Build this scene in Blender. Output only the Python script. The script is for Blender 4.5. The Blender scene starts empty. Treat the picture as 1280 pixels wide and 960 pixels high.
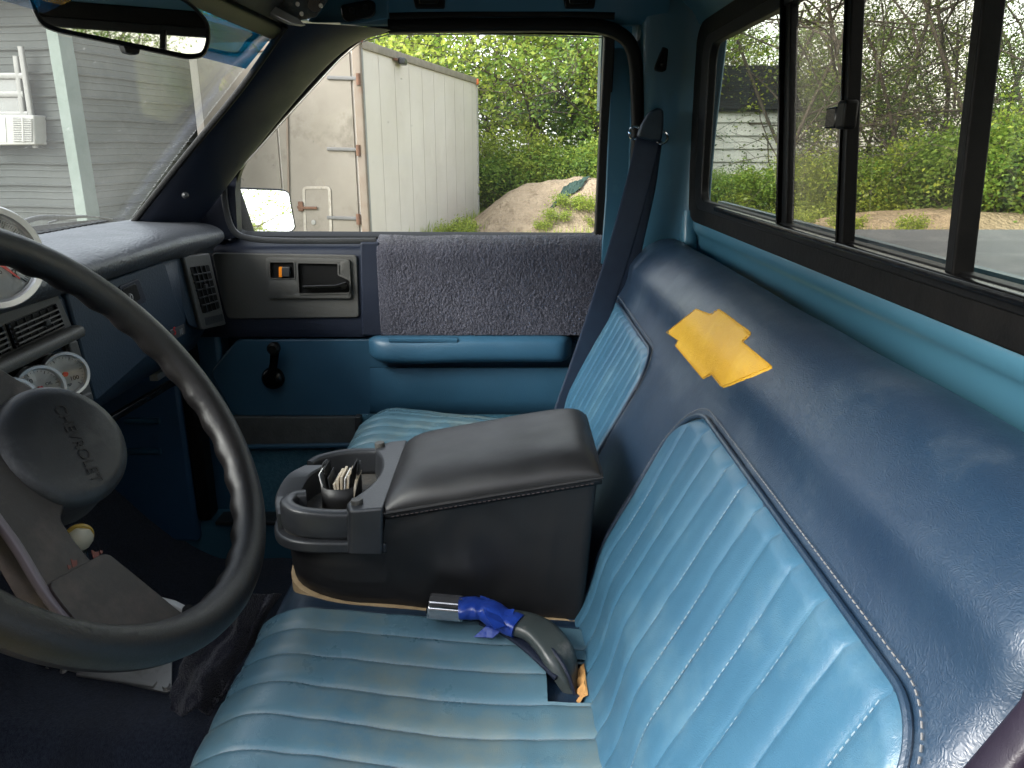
import bpy, bmesh, math, random
import numpy as np
from mathutils import Vector, Matrix, noise
from mathutils.bvhtree import BVHTree
from mathutils.geometry import tessellate_polygon
R = math.radians
scn = bpy.context.scene
C = scn.collection
H = 1.42                      # lens height above the ground; geometry below is written relative to lens height
F_PX, PITCH = 960.0, R(17.1)
cT, sT = math.cos(PITCH), math.sin(PITCH)

# ------------------------------------------------------------------ measuring helpers
def ray(u, v):
    a = (480 - v) / F_PX; b = (u - 640) / F_PX
    return Vector((cT + sT*a, -b, -sT + cT*a))
def PX(u, v, X):
    d = ray(u, v); return d * (X / d.x)
def PY(u, v, Y):
    d = ray(u, v); return d * (Y / d.y)
def PZ(u, v, Z):
    d = ray(u, v); return d * (Z / d.z)
def PP(u, v, p0, n):
    d = ray(u, v); n = Vector(n); return d * (n.dot(Vector(p0)) / n.dot(d))

# ------------------------------------------------------------------ objects
def tag(o, label=None, cat=None, group=None, kind=None):
    if label: o['label'] = label
    if cat: o['category'] = cat
    if group: o['group'] = group
    if kind: o['kind'] = kind
    return o
def thing(name, label, cat, loc, group=None):
    o = bpy.data.objects.new(name, None); C.objects.link(o)
    o.empty_display_size = .05
    o.location = (loc[0], loc[1], loc[2] + H)
    o['_w'] = tuple(o.location)
    return tag(o, label, cat, group)
def wloc(o):
    l = Vector((0, 0, 0))
    while o is not None:
        l = l + o.location; o = o.parent
    return l
def mk(name, verts, faces, mat, parent=None, smooth=True, bevel=0, seg=2, sub=0, solid=0, angle=40, origin=None):
    me = bpy.data.meshes.new(name)
    base = wloc(parent) if parent is not None else (Vector(origin) + Vector((0, 0, H)) if origin is not None else Vector((0, 0, 0)))
    vs = [(v[0]-base.x, v[1]-base.y, v[2]+H-base.z) for v in verts]
    me.from_pydata(vs, [], faces); me.validate()
    bm = bmesh.new(); bm.from_mesh(me); bmesh.ops.recalc_face_normals(bm, faces=bm.faces[:]); bm.to_mesh(me); bm.free()
    o = bpy.data.objects.new(name, me); C.objects.link(o)
    if parent is not None: o.parent = parent
    else: o.location = base
    me.materials.append(mat)
    if smooth:
        me.polygons.foreach_set('use_smooth', [True]*len(me.polygons))
        me.set_sharp_from_angle(angle=R(angle))
    if solid:
        m = o.modifiers.new('solid', 'SOLIDIFY'); m.thickness = solid; m.offset = -1
    if bevel:
        m = o.modifiers.new('bevel', 'BEVEL'); m.width = bevel; m.segments = seg; m.limit_method = 'ANGLE'; m.angle_limit = R(35)
        m.harden_normals = False
    if sub:
        m = o.modifiers.new('sub', 'SUBSURF'); m.levels = sub; m.render_levels = sub
    return o

class MB:
    def __init__(s): s.v = []; s.f = []
    def add(s, vs, fs):
        n = len(s.v); s.v += [Vector(v) for v in vs]; s.f += [tuple(i+n for i in f) for f in fs]; return s
    def box(s, c, size, rot=None):
        c = Vector(c); hx, hy, hz = size[0]/2, size[1]/2, size[2]/2
        M = rot if rot is not None else Matrix.Identity(3)
        vs = [c + M @ Vector((x*hx, y*hy, z*hz)) for x in (-1,1) for y in (-1,1) for z in (-1,1)]
        return s.add(vs, [(0,1,3,2),(4,6,7,5),(0,4,5,1),(2,3,7,6),(0,2,6,4),(1,5,7,3)])
    def prism(s, pts, vec):
        pts = [Vector(p) for p in pts]; vec = Vector(vec); n = len(pts)
        vs = pts + [p+vec for p in pts]
        fs = [tuple(range(n)), tuple(range(2*n-1, n-1, -1))]
        fs += [(i, (i+1) % n, n+(i+1) % n, n+i) for i in range(n)]
        return s.add(vs, fs)
    def ring(s, inner, outer, vec):           # flat ring between two equally long outlines, with depth
        n = len(inner); vec = Vector(vec)
        inner = [Vector(p) for p in inner]; outer = [Vector(p) for p in outer]
        vs = inner + outer + [p+vec for p in inner] + [p+vec for p in outer]
        fs = []
        for i in range(n):
            j = (i+1) % n
            fs += [(i, j, n+j, n+i), (2*n+i, 3*n+i, 3*n+j, 2*n+j), (i, 2*n+i, 2*n+j, j), (n+i, n+j, 3*n+j, 3*n+i)]
        return s.add(vs, fs)
    def grid(s, rows, closed_u=False):
        nr, nc = len(rows), len(rows[0])
        vs = [p for r in rows for p in r]
        fs = []
        for i in range(nr-1 + (1 if closed_u else 0)):
            for j in range(nc-1):
                a = (i % nr)*nc+j; b = ((i+1) % nr)*nc+j
                fs.append((a, a+1, b+1, b))
        return s.add(vs, fs)
    def tube(s, path, r, seg=10, closed=False, up=(0,0,1)):
        return s.sweep(path, r, r, up=up, seg=seg, closed=closed, power=2)
    def sweep(s, path, w, t, up=(0,0,1), seg=16, closed=False, power=4):
        # superelliptic section: half width w (sideways), half thickness t (along up)
        path = [Vector(p) for p in path]; n = len(path)
        W = w if hasattr(w, '__len__') else [w]*n
        T = t if hasattr(t, '__len__') else [t]*n
        U = up if hasattr(up[0], '__len__') else [up]*n
        rows = []
        for i, p in enumerate(path):
            if closed: d = path[(i+1) % n] - path[i-1]
            else: d = path[min(i+1, n-1)] - path[max(i-1, 0)]
            d.normalize(); u = Vector(U[i]); side = d.cross(u)
            if side.length < 1e-5: side = d.cross(Vector((1, 0, .01)))
            side.normalize(); u = side.cross(d).normalized()
            row = []
            for k in range(seg):
                a = 2*math.pi*k/seg; ca, sa = math.cos(a), math.sin(a)
                e = 2.0/power
                row.append(p + side*W[i]*math.copysign(abs(ca)**e, ca) + u*T[i]*math.copysign(abs(sa)**e, sa))
            rows.append(row)
        nn = len(s.v)
        vs = [q for r_ in rows for q in r_]; fs = []
        for i in range(n if closed else n-1):
            for k in range(seg):
                a = i*seg+k; b = i*seg+(k+1) % seg
                c_ = ((i+1) % n)*seg+(k+1) % seg; d_ = ((i+1) % n)*seg+k
                fs.append((a, b, c_, d_))
        if not closed:
            fs.append(tuple(range(seg))); fs.append(tuple((n-1)*seg+k for k in range(seg-1, -1, -1)))
        return s.add(vs, fs)
    def lathe(s, prof, o, axis, seg=40, cap0=True):      # prof: (radius, height along axis)
        ax = Vector(axis).normalized(); o = Vector(o)
        x = ax.orthogonal().normalized(); y = ax.cross(x)
        vs = []; fs = []
        for (r_, h) in prof:
            for k in range(seg):
                a = 2*math.pi*k/seg
                vs.append(o + ax*h + (x*math.cos(a)+y*math.sin(a))*r_)
        for i in range(len(prof)-1):
            for k in range(seg):
                fs.append((i*seg+k, i*seg+(k+1) % seg, (i+1)*seg+(k+1) % seg, (i+1)*seg+k))
        if prof[0][0] > 1e-6 and cap0: fs.append(tuple(range(seg-1, -1, -1)))
        if prof[-1][0] > 1e-6: fs.append(tuple((len(prof)-1)*seg+k for k in range(seg)))
        return s.add(vs, fs)
    def build(s, name, mat, parent=None, **k):
        return mk(name, s.v, s.f, mat, parent, **k)

def lerp(a, b, t): return a + (b-a)*t
def smooth01(x): x = max(0., min(1., x)); return x*x*(3-2*x)
def rp(pts, r, n=5):
    """round the corners of a 2-D outline; r one radius or one per corner"""
    out = []; N = len(pts)
    for i in range(N):
        p = Vector(pts[i][:2]); a = Vector(pts[i-1][:2]); b = Vector(pts[(i+1) % N][:2])
        rr = r[i] if hasattr(r, '__len__') else r
        da = (a-p); db = (b-p)
        if rr <= 0 or da.length < 1e-9 or db.length < 1e-9: out.append(p); continue
        k = min(rr, da.length*.48, db.length*.48)
        A = p + da.normalized()*k; B = p + db.normalized()*k
        for j in range(n+1):
            t = j/n; out.append(A*(1-t)**2 + p*2*t*(1-t) + B*t*t)
    return out
def cr(pts, n=8, closed=False):
    """Catmull-Rom through points of any dimension"""
    P = [Vector(p) for p in pts]; N = len(P); out = []
    for i in range(N if closed else N-1):
        p0 = P[i-1] if (i > 0 or closed) else P[0]*2-P[1]
        p1 = P[i]; p2 = P[(i+1) % N]
        p3 = P[(i+2) % N] if (i+2 < N or closed) else P[-1]*2-P[-2]
        for j in range(n):
            t = j/n
            out.append(.5*((2*p1)+(p2-p0)*t+(2*p0-5*p1+4*p2-p3)*t*t+(3*p1-p0-3*p2+p3)*t**3))
    if not closed: out.append(P[-1])
    return out
def resample(path, step):
    out = []; acc = 0; path = [Vector(p) for p in path]
    L = [0]
    for a, b in zip(path, path[1:]): L.append(L[-1]+(b-a).length)
    n = max(2, int(L[-1]/step)); j = 0
    for i in range(n+1):
        d = L[-1]*i/n
        while j < len(L)-2 and L[j+1] < d: j += 1
        t = (d-L[j])/max(1e-9, L[j+1]-L[j]); out.append(path[j].lerp(path[j+1], min(1, t)))
    return out
def offset2(pts, d):
    """offset a closed 2-D outline outwards by d"""
    N = len(pts); area = sum(pts[i][0]*pts[(i+1) % N][1]-pts[(i+1) % N][0]*pts[i][1] for i in range(N))
    s = 1 if area > 0 else -1; out = []
    for i in range(N):
        a = Vector(pts[i-1]); p = Vector(pts[i]); b = Vector(pts[(i+1) % N])
        t1 = (p-a); t2 = (b-p)
        if t1.length < 1e-9: t1 = t2
        if t2.length < 1e-9: t2 = t1
        n = Vector((t1.normalized().y+t2.normalized().y, -(t1.normalized().x+t2.normalized().x)))
        if n.length < 1e-6: n = Vector((t1.y, -t1.x))
        out.append(p + n.normalized()*d*s)
    return out

# ------------------------------------------------------------------ materials
MATS = {}
def mat(name, col, rough=.5, metal=0, col2=None, nscale=8, nmix=1.0, bump=0, bscale=60, spec=.5, coat=0, sheen=0,
        stain=None, stscale=3, stlo=.55, sthi=.7, bdist=.002, emit=None, estr=0, bump2=0, b2scale=10, rvar=0, wave=None, alpha=None):
    if name in MATS: return MATS[name]
    m = bpy.data.materials.new(name); m.use_nodes = True; nt = m.node_tree; N = nt.nodes; L = nt.links
    b = N['Principled BSDF']
    b.inputs['Roughness'].default_value = rough; b.inputs['Metallic'].default_value = metal
    b.inputs['Specular IOR Level'].default_value = spec; b.inputs['Coat Weight'].default_value = coat
    b.inputs['Coat Roughness'].default_value = .15
    if sheen:
        b.inputs['Sheen Weight'].default_value = sheen; b.inputs['Sheen Roughness'].default_value = .5
    if emit:
        b.inputs['Emission Color'].default_value = (*emit, 1); b.inputs['Emission Strength'].default_value = estr
    tc = N.new('ShaderNodeTexCoord')
    c4 = (*col, 1); b.inputs['Base Color'].default_value = c4
    src = None
    def noise_node(sc, det=6, rough_=.6):
        n = N.new('ShaderNodeTexNoise'); n.inputs['Scale'].default_value = sc; n.inputs['Detail'].default_value = det
        n.inputs['Roughness'].default_value = rough_; L.new(tc.outputs['Object'], n.inputs['Vector']); return n
    if col2 is None: col2 = tuple(c*.82 for c in col)
    n = noise_node(nscale); rmp = N.new('ShaderNodeMapRange')
    rmp.inputs['From Min'].default_value = .35; rmp.inputs['From Max'].default_value = .65
    L.new(n.outputs['Fac'], rmp.inputs['Value'])
    mx = N.new('ShaderNodeMix'); mx.data_type = 'RGBA'; mx.inputs[6].default_value = c4; mx.inputs[7].default_value = (*col2, 1)
    ml = N.new('ShaderNodeMath'); ml.operation = 'MULTIPLY'; ml.inputs[1].default_value = nmix
    L.new(rmp.outputs[0], ml.inputs[0]); L.new(ml.outputs[0], mx.inputs[0]); src = mx.outputs[2]
    if stain:
        n2 = noise_node(stscale, 8, .7); r2 = N.new('ShaderNodeMapRange')
        r2.inputs['From Min'].default_value = stlo; r2.inputs['From Max'].default_value = sthi
        L.new(n2.outputs['Fac'], r2.inputs['Value'])
        m2 = N.new('ShaderNodeMix'); m2.data_type = 'RGBA'; m2.inputs[7].default_value = (*stain, 1)
        L.new(src, m2.inputs[6]); L.new(r2.outputs[0], m2.inputs[0]); src = m2.outputs[2]
    L.new(src, b.inputs['Base Color'])
    if rvar:
        n3 = noise_node(nscale*2.3, 5); r3 = N.new('ShaderNodeMapRange')
        r3.inputs['From Min'].default_value = .3; r3.inputs['From Max'].default_value = .7
        r3.inputs['To Min'].default_value = rough-rvar; r3.inputs['To Max'].default_value = rough+rvar
        L.new(n3.outputs['Fac'], r3.inputs['Value']); L.new(r3.outputs[0], b.inputs['Roughness'])
    prev = None
    for (st, sc) in ((bump, bscale), (bump2, b2scale)):
        if st:
            bn = N.new('ShaderNodeBump'); bn.inputs['Strength'].default_value = st; bn.inputs['Distance'].default_value = bdist if sc == bscale else bdist*4
            nn = noise_node(sc, 3); L.new(nn.outputs['Fac'], bn.inputs['Height'])
            if prev: L.new(prev, bn.inputs['Normal'])
            prev = bn.outputs[0]
    if wave:
        wv = N.new('ShaderNodeTexWave'); wv.inputs['Scale'].default_value = wave[1]; wv.bands_direction = wave[0]
        wv.inputs['Distortion'].default_value = wave[3] if len(wave) > 3 else 0
        L.new(tc.outputs['Object'], wv.inputs['Vector'])
        bn = N.new('ShaderNodeBump'); bn.inputs['Strength'].default_value = wave[2]; bn.inputs['Distance'].default_value = bdist
        L.new(wv.outputs['Fac'], bn.inputs['Height'])
        if prev: L.new(prev, bn.inputs['Normal'])
        prev = bn.outputs[0]
    if prev: L.new(prev, b.inputs['Normal'])
    MATS[name] = m
    return m
def leather(name, col, col2, rough, wear=None, cell=260, bump=.25, wscale=6, wlo=.52, whi=.75, spec=.5, fine=(1,1,1), crease=.25):
    """grained vinyl: small cells, long creases, rubbed patches"""
    m = mat(name, col, rough, col2=col2, nscale=5, spec=spec, rvar=.06, stain=wear, stscale=wscale, stlo=wlo, sthi=whi)
    nt = m.node_tree; N = nt.nodes; L = nt.links; b = N['Principled BSDF']
    tc = [n for n in N if n.type == 'TEX_COORD'][0]
    v = N.new('ShaderNodeTexVoronoi'); v.feature = 'DISTANCE_TO_EDGE'; v.inputs['Scale'].default_value = cell
    mp = N.new('ShaderNodeMapping'); mp.inputs['Scale'].default_value = fine; L.new(tc.outputs['Object'], mp.inputs['Vector'])
    nz = N.new('ShaderNodeTexNoise'); nz.inputs['Scale'].default_value = cell*.25; L.new(mp.outputs[0], nz.inputs['Vector'])
    mxv = N.new('ShaderNodeMix'); mxv.data_type = 'VECTOR'; mxv.inputs[0].default_value = .03
    L.new(mp.outputs[0], mxv.inputs[4]); L.new(nz.outputs['Color'], mxv.inputs[5]); L.new(mxv.outputs[1], v.inputs['Vector'])
    b1 = N.new('ShaderNodeBump'); b1.inputs['Strength'].default_value = bump; b1.inputs['Distance'].default_value = .0006
    L.new(v.outputs['Distance'], b1.inputs['Height'])
    n2 = N.new('ShaderNodeTexNoise'); n2.inputs['Scale'].default_value = 22; n2.inputs['Detail'].default_value = 7; n2.inputs['Distortion'].default_value = .25
    L.new(tc.outputs['Object'], n2.inputs['Vector'])
    b2 = N.new('ShaderNodeBump'); b2.inputs['Strength'].default_value = crease; b2.inputs['Distance'].default_value = .006
    L.new(n2.outputs['Fac'], b2.inputs['Height']); L.new(b1.outputs[0], b2.inputs['Normal']); L.new(b2.outputs[0], b.inputs['Normal'])
    return m
def glass(name, tint=(1, 1, 1), refl=1.0, dirt_haze=.0, dirtcol=(.7, .7, .68), shade=None):
    m = bpy.data.materials.new(name); m.use_nodes = True; nt = m.node_tree; N = nt.nodes; L = nt.links
    for n in list(N): N.remove(n)
    out = N.new('ShaderNodeOutputMaterial'); tr = N.new('ShaderNodeBsdfTransparent'); tr.inputs[0].default_value = (*tint, 1)
    gl = N.new('ShaderNodeBsdfGlossy'); gl.inputs['Roughness'].default_value = .01
    ge = N.new('ShaderNodeNewGeometry'); dp_ = N.new('ShaderNodeVectorMath'); dp_.operation = 'DOT_PRODUCT'
    L.new(ge.outputs['Incoming'], dp_.inputs[0]); L.new(ge.outputs['Normal'], dp_.inputs[1])
    ab = N.new('ShaderNodeMath'); ab.operation = 'ABSOLUTE'; L.new(dp_.outputs['Value'], ab.inputs[0])
    on_ = N.new('ShaderNodeMath'); on_.operation = 'SUBTRACT'; on_.inputs[0].default_value = 1; L.new(ab.outputs[0], on_.inputs[1])
    pw = N.new('ShaderNodeMath'); pw.operation = 'POWER'; pw.inputs[1].default_value = 5; L.new(on_.outputs[0], pw.inputs[0])
    fr = N.new('ShaderNodeMath'); fr.operation = 'MULTIPLY_ADD'; fr.inputs[1].default_value = .96; fr.inputs[2].default_value = .04; L.new(pw.outputs[0], fr.inputs[0])
    mu = N.new('ShaderNodeMath'); mu.operation = 'MULTIPLY'; mu.inputs[1].default_value = refl; L.new(fr.outputs[0], mu.inputs[0])
    mx = N.new('ShaderNodeMixShader'); L.new(mu.outputs[0], mx.inputs[0]); L.new(tr.outputs[0], mx.inputs[1]); L.new(gl.outputs[0], mx.inputs[2])
    last = mx
    if dirt_haze:
        tc = N.new('ShaderNodeTexCoord'); n = N.new('ShaderNodeTexNoise'); n.inputs['Scale'].default_value = 5; n.inputs['Detail'].default_value = 8
        L.new(tc.outputs['Object'], n.inputs['Vector'])
        n2 = N.new('ShaderNodeTexNoise'); n2.inputs['Scale'].default_value = 90; n2.inputs['Detail'].default_value = 2
        L.new(tc.outputs['Object'], n2.inputs['Vector'])
        r1 = N.new('ShaderNodeMapRange'); r1.inputs['From Min'].default_value = .3; r1.inputs['From Max'].default_value = .75; r1.inputs['To Min'].default_value = dirt_haze*.45; r1.inputs['To Max'].default_value = dirt_haze
        L.new(n.outputs['Fac'], r1.inputs['Value'])
        r2 = N.new('ShaderNodeMapRange'); r2.inputs['From Min'].default_value = .74; r2.inputs['From Max'].default_value = .80; r2.inputs['To Max'].default_value = .22
        L.new(n2.outputs['Fac'], r2.inputs['Value'])
        ad = N.new('ShaderNodeMath'); ad.operation = 'ADD'; L.new(r1.outputs[0], ad.inputs[0]); L.new(r2.outputs[0], ad.inputs[1])
        df = N.new('ShaderNodeBsdfDiffuse'); df.inputs[0].default_value = (*dirtcol, 1)
        tl = N.new('ShaderNodeBsdfTranslucent'); tl.inputs[0].default_value = (*dirtcol, 1)
        m2 = N.new('ShaderNodeMixShader'); m2.inputs[0].default_value = .5; L.new(df.outputs[0], m2.inputs[1]); L.new(tl.outputs[0], m2.inputs[2])
        m3 = N.new('ShaderNodeMixShader'); L.new(ad.outputs[0], m3.inputs[0]); L.new(mx.outputs[0], m3.inputs[1]); L.new(m2.outputs[0], m3.inputs[2])
        last = m3
    L.new(last.outputs[0], out.inputs[0])
    MATS[name] = m
    return m

NAVY = leather('navy_vinyl', (.008, .022, .046), (.014, .033, .060), .40, wear=(.060, .080, .102), cell=300, bump=.6, wscale=5, wlo=.50, whi=.78, spec=.7, crease=.10)  # pale patches are wear and also stand in for highlights on the bolsters
LBLUE = leather('light_blue_vinyl', (.038, .108, .168), (.030, .088, .145), .36, wear=(.074, .150, .200), cell=420, bump=.35, wscale=7, wlo=.5, whi=.72, crease=.10)
SEATB = leather('cushion_vinyl', (.095, .175, .215), (.070, .155, .215), .30, wear=(.155, .195, .185), cell=420, bump=.3, wscale=6, wlo=.47, whi=.66, crease=.03)
BLACKV = leather('black_vinyl', (.009, .009, .010), (.014, .0135, .014), .46, wear=(.022, .021, .021), cell=500, bump=.15, crease=.12, wlo=.6, whi=.85)
YELLOW = leather('yellow_vinyl', (.70, .39, .024), (.62, .33, .02), .5, wear=(.78, .48, .05), cell=260, bump=.9, wscale=14, wlo=.5, whi=.8, crease=.28)
PURPLE = leather('plum_vinyl', (.010, .007, .014), (.015, .010, .020), .4, cell=400, bump=.2)
RIMM = leather('rim_vinyl', (.005, .0045, .005), (.009, .008, .008), .36, wear=(.022, .018, .016), cell=600, bump=.35, crease=.08)
TOPPAD = leather('dash_pad', (.050, .053, .060), (.058, .062, .070), .44, cell=120, bump=1.8, crease=.12)
PAINT = mat('blue_metal_paint', (.048, .145, .21), .38, col2=(.042, .128, .19), nscale=6, coat=.3, bump=.06, bscale=20, stain=(.07, .17, .23), stscale=14, stlo=.62, sthi=.8)
SHELF = mat('blue_gloss_paint', (.050, .150, .210), .42, metal=0, col2=(.042, .132, .19), nscale=5, coat=.5, bump=.05, bscale=14)
BLUEP = mat('blue_door_plastic', (.025, .084, .142), .42, col2=(.022, .074, .126), nscale=7, bump=.25, bscale=500, rvar=.05)
NAVYP = mat('navy_plastic', (.008, .012, .025), .52, spec=.35, col2=(.011, .016, .031), nscale=6, bump=.3, bscale=450, rvar=.06)
DASHN = mat('navy_dash', (.010, .024, .042), .5, col2=(.014, .030, .050), nscale=9, bump=.35, bscale=260, stain=(.05, .06, .07), stscale=12, stlo=.66, sthi=.8)
GREYP = mat('grey_plastic', (.065, .063, .058), .5, col2=(.08, .078, .072), nscale=5, bump=.3, bscale=500)
DGREY = mat('dark_grey_plastic', (.025, .026, .028), .42, col2=(.032, .034, .036), nscale=9, bump=.3, bscale=500, stain=(.09, .09, .088), stscale=8, stlo=.62, sthi=.8)
BLACK = mat('black_rubber', (.0028, .0028, .0032), .5, spec=.22, col2=(.005, .005, .005), nscale=14, bump=.15, bscale=200)
BLACKG = mat('black_gloss', (.003, .003, .0034), .25, spec=.4, nscale=10)
WEATHER = mat('weathered_rubber', (.003, .003, .003), .6, spec=.15, col2=(.007, .0065, .006), nscale=30, stain=(.05, .046, .042), stscale=25, stlo=.68, sthi=.8, bump=.3, bscale=90)
CHROME = mat('chrome', (.75, .76, .78), .12, metal=1, nscale=20)
ALU = mat('brushed_metal', (.55, .54, .52), .38, metal=.85, nscale=20, stain=(.25, .22, .19), stscale=14, stlo=.6, sthi=.75, bump=.1, bscale=100)
CARPET = mat('navy_carpet', (.013, .019, .038), .98, col2=(.034, .044, .070), nscale=240, bump=1.0, bscale=700, sheen=.15, bdist=.003, spec=.1, stain=(.018, .022, .034), stscale=5, stlo=.55, sthi=.75)
CARPETB = mat('blue_carpet', (.04, .14, .21), .95, col2=(.07, .20, .28), nscale=150, bump=.8, bscale=400, sheen=.3, bdist=.004, spec=.1)
TOWEL = mat('towel_cloth', (.034, .034, .050), .97, col2=(.085, .085, .108), nscale=300, sheen=.3, bump=1.0, bscale=420, bdist=.003, spec=.1)
TOWELD = mat('dark_towel_cloth', (.014, .015, .026), .98, col2=(.034, .034, .05), nscale=260, sheen=.25, bump=1.0, bscale=400, bdist=.004, spec=.1)
WEB = mat('belt_webbing', (.010, .020, .045), .55, col2=(.014, .027, .055), nscale=40, sheen=.1, wave=('Z', 160, .3))
WHITE = mat('gauge_white', (.88, .88, .86), .45, nscale=5)
RED = mat('needle_red', (.75, .03, .03), .4)
ORANGE = mat('orange_mark', (.95, .28, .01), .4)
TAPE = mat('blue_tape', (.008, .028, .20), .28, col2=(.015, .05, .30), nscale=40, bump=.5, bscale=60, bdist=.003)
FOAM = mat('seat_foam', (.55, .30, .10), .9, col2=(.38, .2, .07), nscale=60, bump=.8, bscale=200)
WOOD = mat('base_board', (.50, .36, .20), .8, col2=(.38, .26, .14), nscale=50, bump=.4, bscale=120)
CREAM = mat('cream_knob', (.78, .72, .56), .35)
THREAD = mat('grey_thread', (.20, .27, .32), .7)
THREADD = mat('dark_thread', (.06, .045, .045), .7)
THREADW = mat('pale_thread', (.17, .17, .17), .7)
DIRTYP = mat('beige_headliner', (.10, .085, .07), .8, col2=(.06, .052, .045), nscale=20, bump=.4, bscale=80)
RUST = mat('rusty_plate', (.20, .21, .21), .5, metal=.3, col2=(.12, .12, .11), nscale=25, stain=(.35, .33, .28), stscale=30, stlo=.55, sthi=.65, bump=.3, bscale=90)
MIRROR = mat('mirror_glass', (.86, .87, .88), .015, metal=1, col2=(.86, .87, .88), spec=.5)
EXPO = 2.2
# =================================================================== THE CAB SHELL
cab = thing('pickup_cab', 'blue painted pickup cab shell with bare roof rail, dark pillar trim and windshield', 'truck cab', (.9, .2, -.95))
XC = .925
def zwin(z): return -.34 + .04*(z+.12)

# windshield: plane through the passenger-side edge
WT = PX(352, 36, 1.36); WB = PX(152, 291, 1.50)
wd = (WT-WB)
def WS(x, t, off=0):      # x across, t 0 bottom .. 1 top ; gently curved glass
    y = WB.y + (WT.y-WB.y)*t; z = WB.z + (WT.z-WB.z)*t
    cx = (x-XC)/.55; bow = lerp(.05, .012, t)*(1-cx*cx)
    return Vector((x, y+bow+.01+off, z+off*.6+.0))
GL = glass('windshield_glass', (.96, .98, .975), refl=.42, dirt_haze=.045)  # pale film is dirt and also stands in for hazy reflections
rows = [[WS(lerp(.36, lerp(1.50, 1.36, t), i/16), t) for i in range(17)] for t in np.linspace(-.06, 1.0, 10)]
wsn = MB().grid(rows).build('windshield', GL, cab, solid=.004)
SB = glass('shade_band_glass', (.05, .33, .50), refl=.6)
rows = [[WS(lerp(.36, lerp(1.50, 1.36, t)-.005, i/16), t, -.006) for i in range(17)] for t in np.linspace(.84, .995, 4)]
MB().grid(rows).build('shade_band', SB, wsn, solid=.001)

# A pillar trim
wedge = cr([PX(354, 30, 1.35), PX(300, 107, 1.39), PX(230, 193, 1.44), PX(152, 292, 1.49)], 8)
dedge = cr([PX(486, 38, 1.455), PX(425, 66, 1.48), PX(345, 153, 1.52), PX(238, 291, 1.56)], 8)
def pillar_rows(w, d, sgn=1):
    rows = []
    for a, b in zip(w, d):
        mid = (a+b)/2 + Vector((-.022*sgn, -.018, 0))
        bk = (a+b)/2 + Vector((.05*sgn, .05, .01))
        pts = cr([a + (bk-a)*.5, a, a.lerp(mid, .35)+Vector((-.012*sgn, -.006, 0)), mid, b.lerp(mid, .3)+Vector((-.006*sgn, -.008, 0)), b, b + (bk-b)*.5], 4)
        rows.append(pts)
    return rows
pl = MB().grid(pillar_rows(wedge, dedge)).build('pillar_trim', NAVYP, cab, angle=60)
for (u, v, X) in ((232, 244, 1.462), (365, 86, 1.415)):
    p = PX(u, v, X); ax = Vector((-.75, -.6, .1))
    MB().lathe([(.0001, .004), (.003, .0042), (.0042, .002), (.006, .0005), (.006, -.006)], p, ax, 16).build('screw', DGREY if v > 200 else BLACK, pl)
# driver-side pillar, mirrored about the cab centre
mw = [Vector((2*XC-p.x, p.y, p.z)) for p in wedge]; md = [Vector((2*XC-p.x, p.y, p.z)) for p in dedge]
MB().grid(pillar_rows(mw, md, -1)).build('pillar_trim', NAVYP, cab, angle=60)
# windshield rubber along the pillars, header and cowl
pth = [p + Vector((-.006, -.004, -.004)) for p in wedge]
MB().sweep(pth, .005, .005, up=(1, 0, 0)).build('windshield_seal', BLACK, cab)
MB().sweep([Vector((2*XC-p.x, p.y, p.z)) for p in pth], .010, .009, up=(1, 0, 0)).build('windshield_seal', BLACK, cab)
MB().sweep([WS(x, 1.0, -.006) for x in np.linspace(.40, 1.372, 14)], .014, .010, up=(0, -.6, -.8)).build('windshield_seal', BLACK, cab)

# header rail across the windshield top
prof = [(0, .002), (-.006, -.003), (-.020, .000), (-.040, .020), (-.07, .05), (-.02, .06), (.02, .02)]
rows = []
for x in np.linspace(.36, 1.40, 16):
    p = WS(x, 1.0); rows.append([p + Vector((0, q[0]+.004, q[1]+.006)) for q in prof+[prof[0]]])
MB().grid(rows).build('header_rail', DIRTYP, cab, angle=35)
# visor bracket: bent dirty metal plates against the header
vb = MB()
pa = [PX(u, v, 1.30) for (u, v) in ((309, -14), (322, 2), (334, 13), (374, 27), (396, 22), (418, -10), (400, -30), (330, -30))]
vb.prism(pa, (.012, .010, .014))
vbo = vb.build('visor_bracket', RUST, cab, bevel=.002)
MB().prism([PX(u, v, 1.285) for (u, v) in ((323, 9), (333, 2), (372, 22), (383, 32), (366, 30))], (.01, .01, 0)).build('bracket_arm', ALU, vbo, bevel=.001)
MB().lathe([(.0001, 0), (.010, 0), (.010, -.004)], PX(393, 6, 1.288), (-1, -.3, -.3), 20).build('bracket_hole', BLACKG, vbo)
for (u, v) in ((377, 17), (401, 7), (372, 5)):
    MB().lathe([(.0001, .003), (.003, .003), (.0035, 0)], PX(u, v, 1.288), (-1, -.2, -.2), 12).build('bracket_screw', ALU, vbo)
# corner gusset, visor clip recess
MB().prism([PX(u, v, 1.40) for (u, v) in ((384, 29), (420, -12), (430, -60), (487, -60), (487, 25), (456, 30), (400, 30))], (.02, .01, .02)).build('corner_gusset', PAINT, cab, bevel=.004)
cl = MB().prism([PX(p[0], p[1], 1.392) for p in rp([(425, 7), (462, 0), (469, 4), (469, 18), (463, 23), (433, 28), (427, 22)], 4)], (.01, 0, .003)).build('visor_clip', BLACKG, cab, bevel=.003)
for (u, v) in ((440, 13), (457, 9)):
    MB().lathe([(.0001, .0015), (.004, .0015), (.005, 0)], PX(u, v, 1.388), (-1, 0, -.1), 14).build('clip_screw', BLACK, cl)

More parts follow.
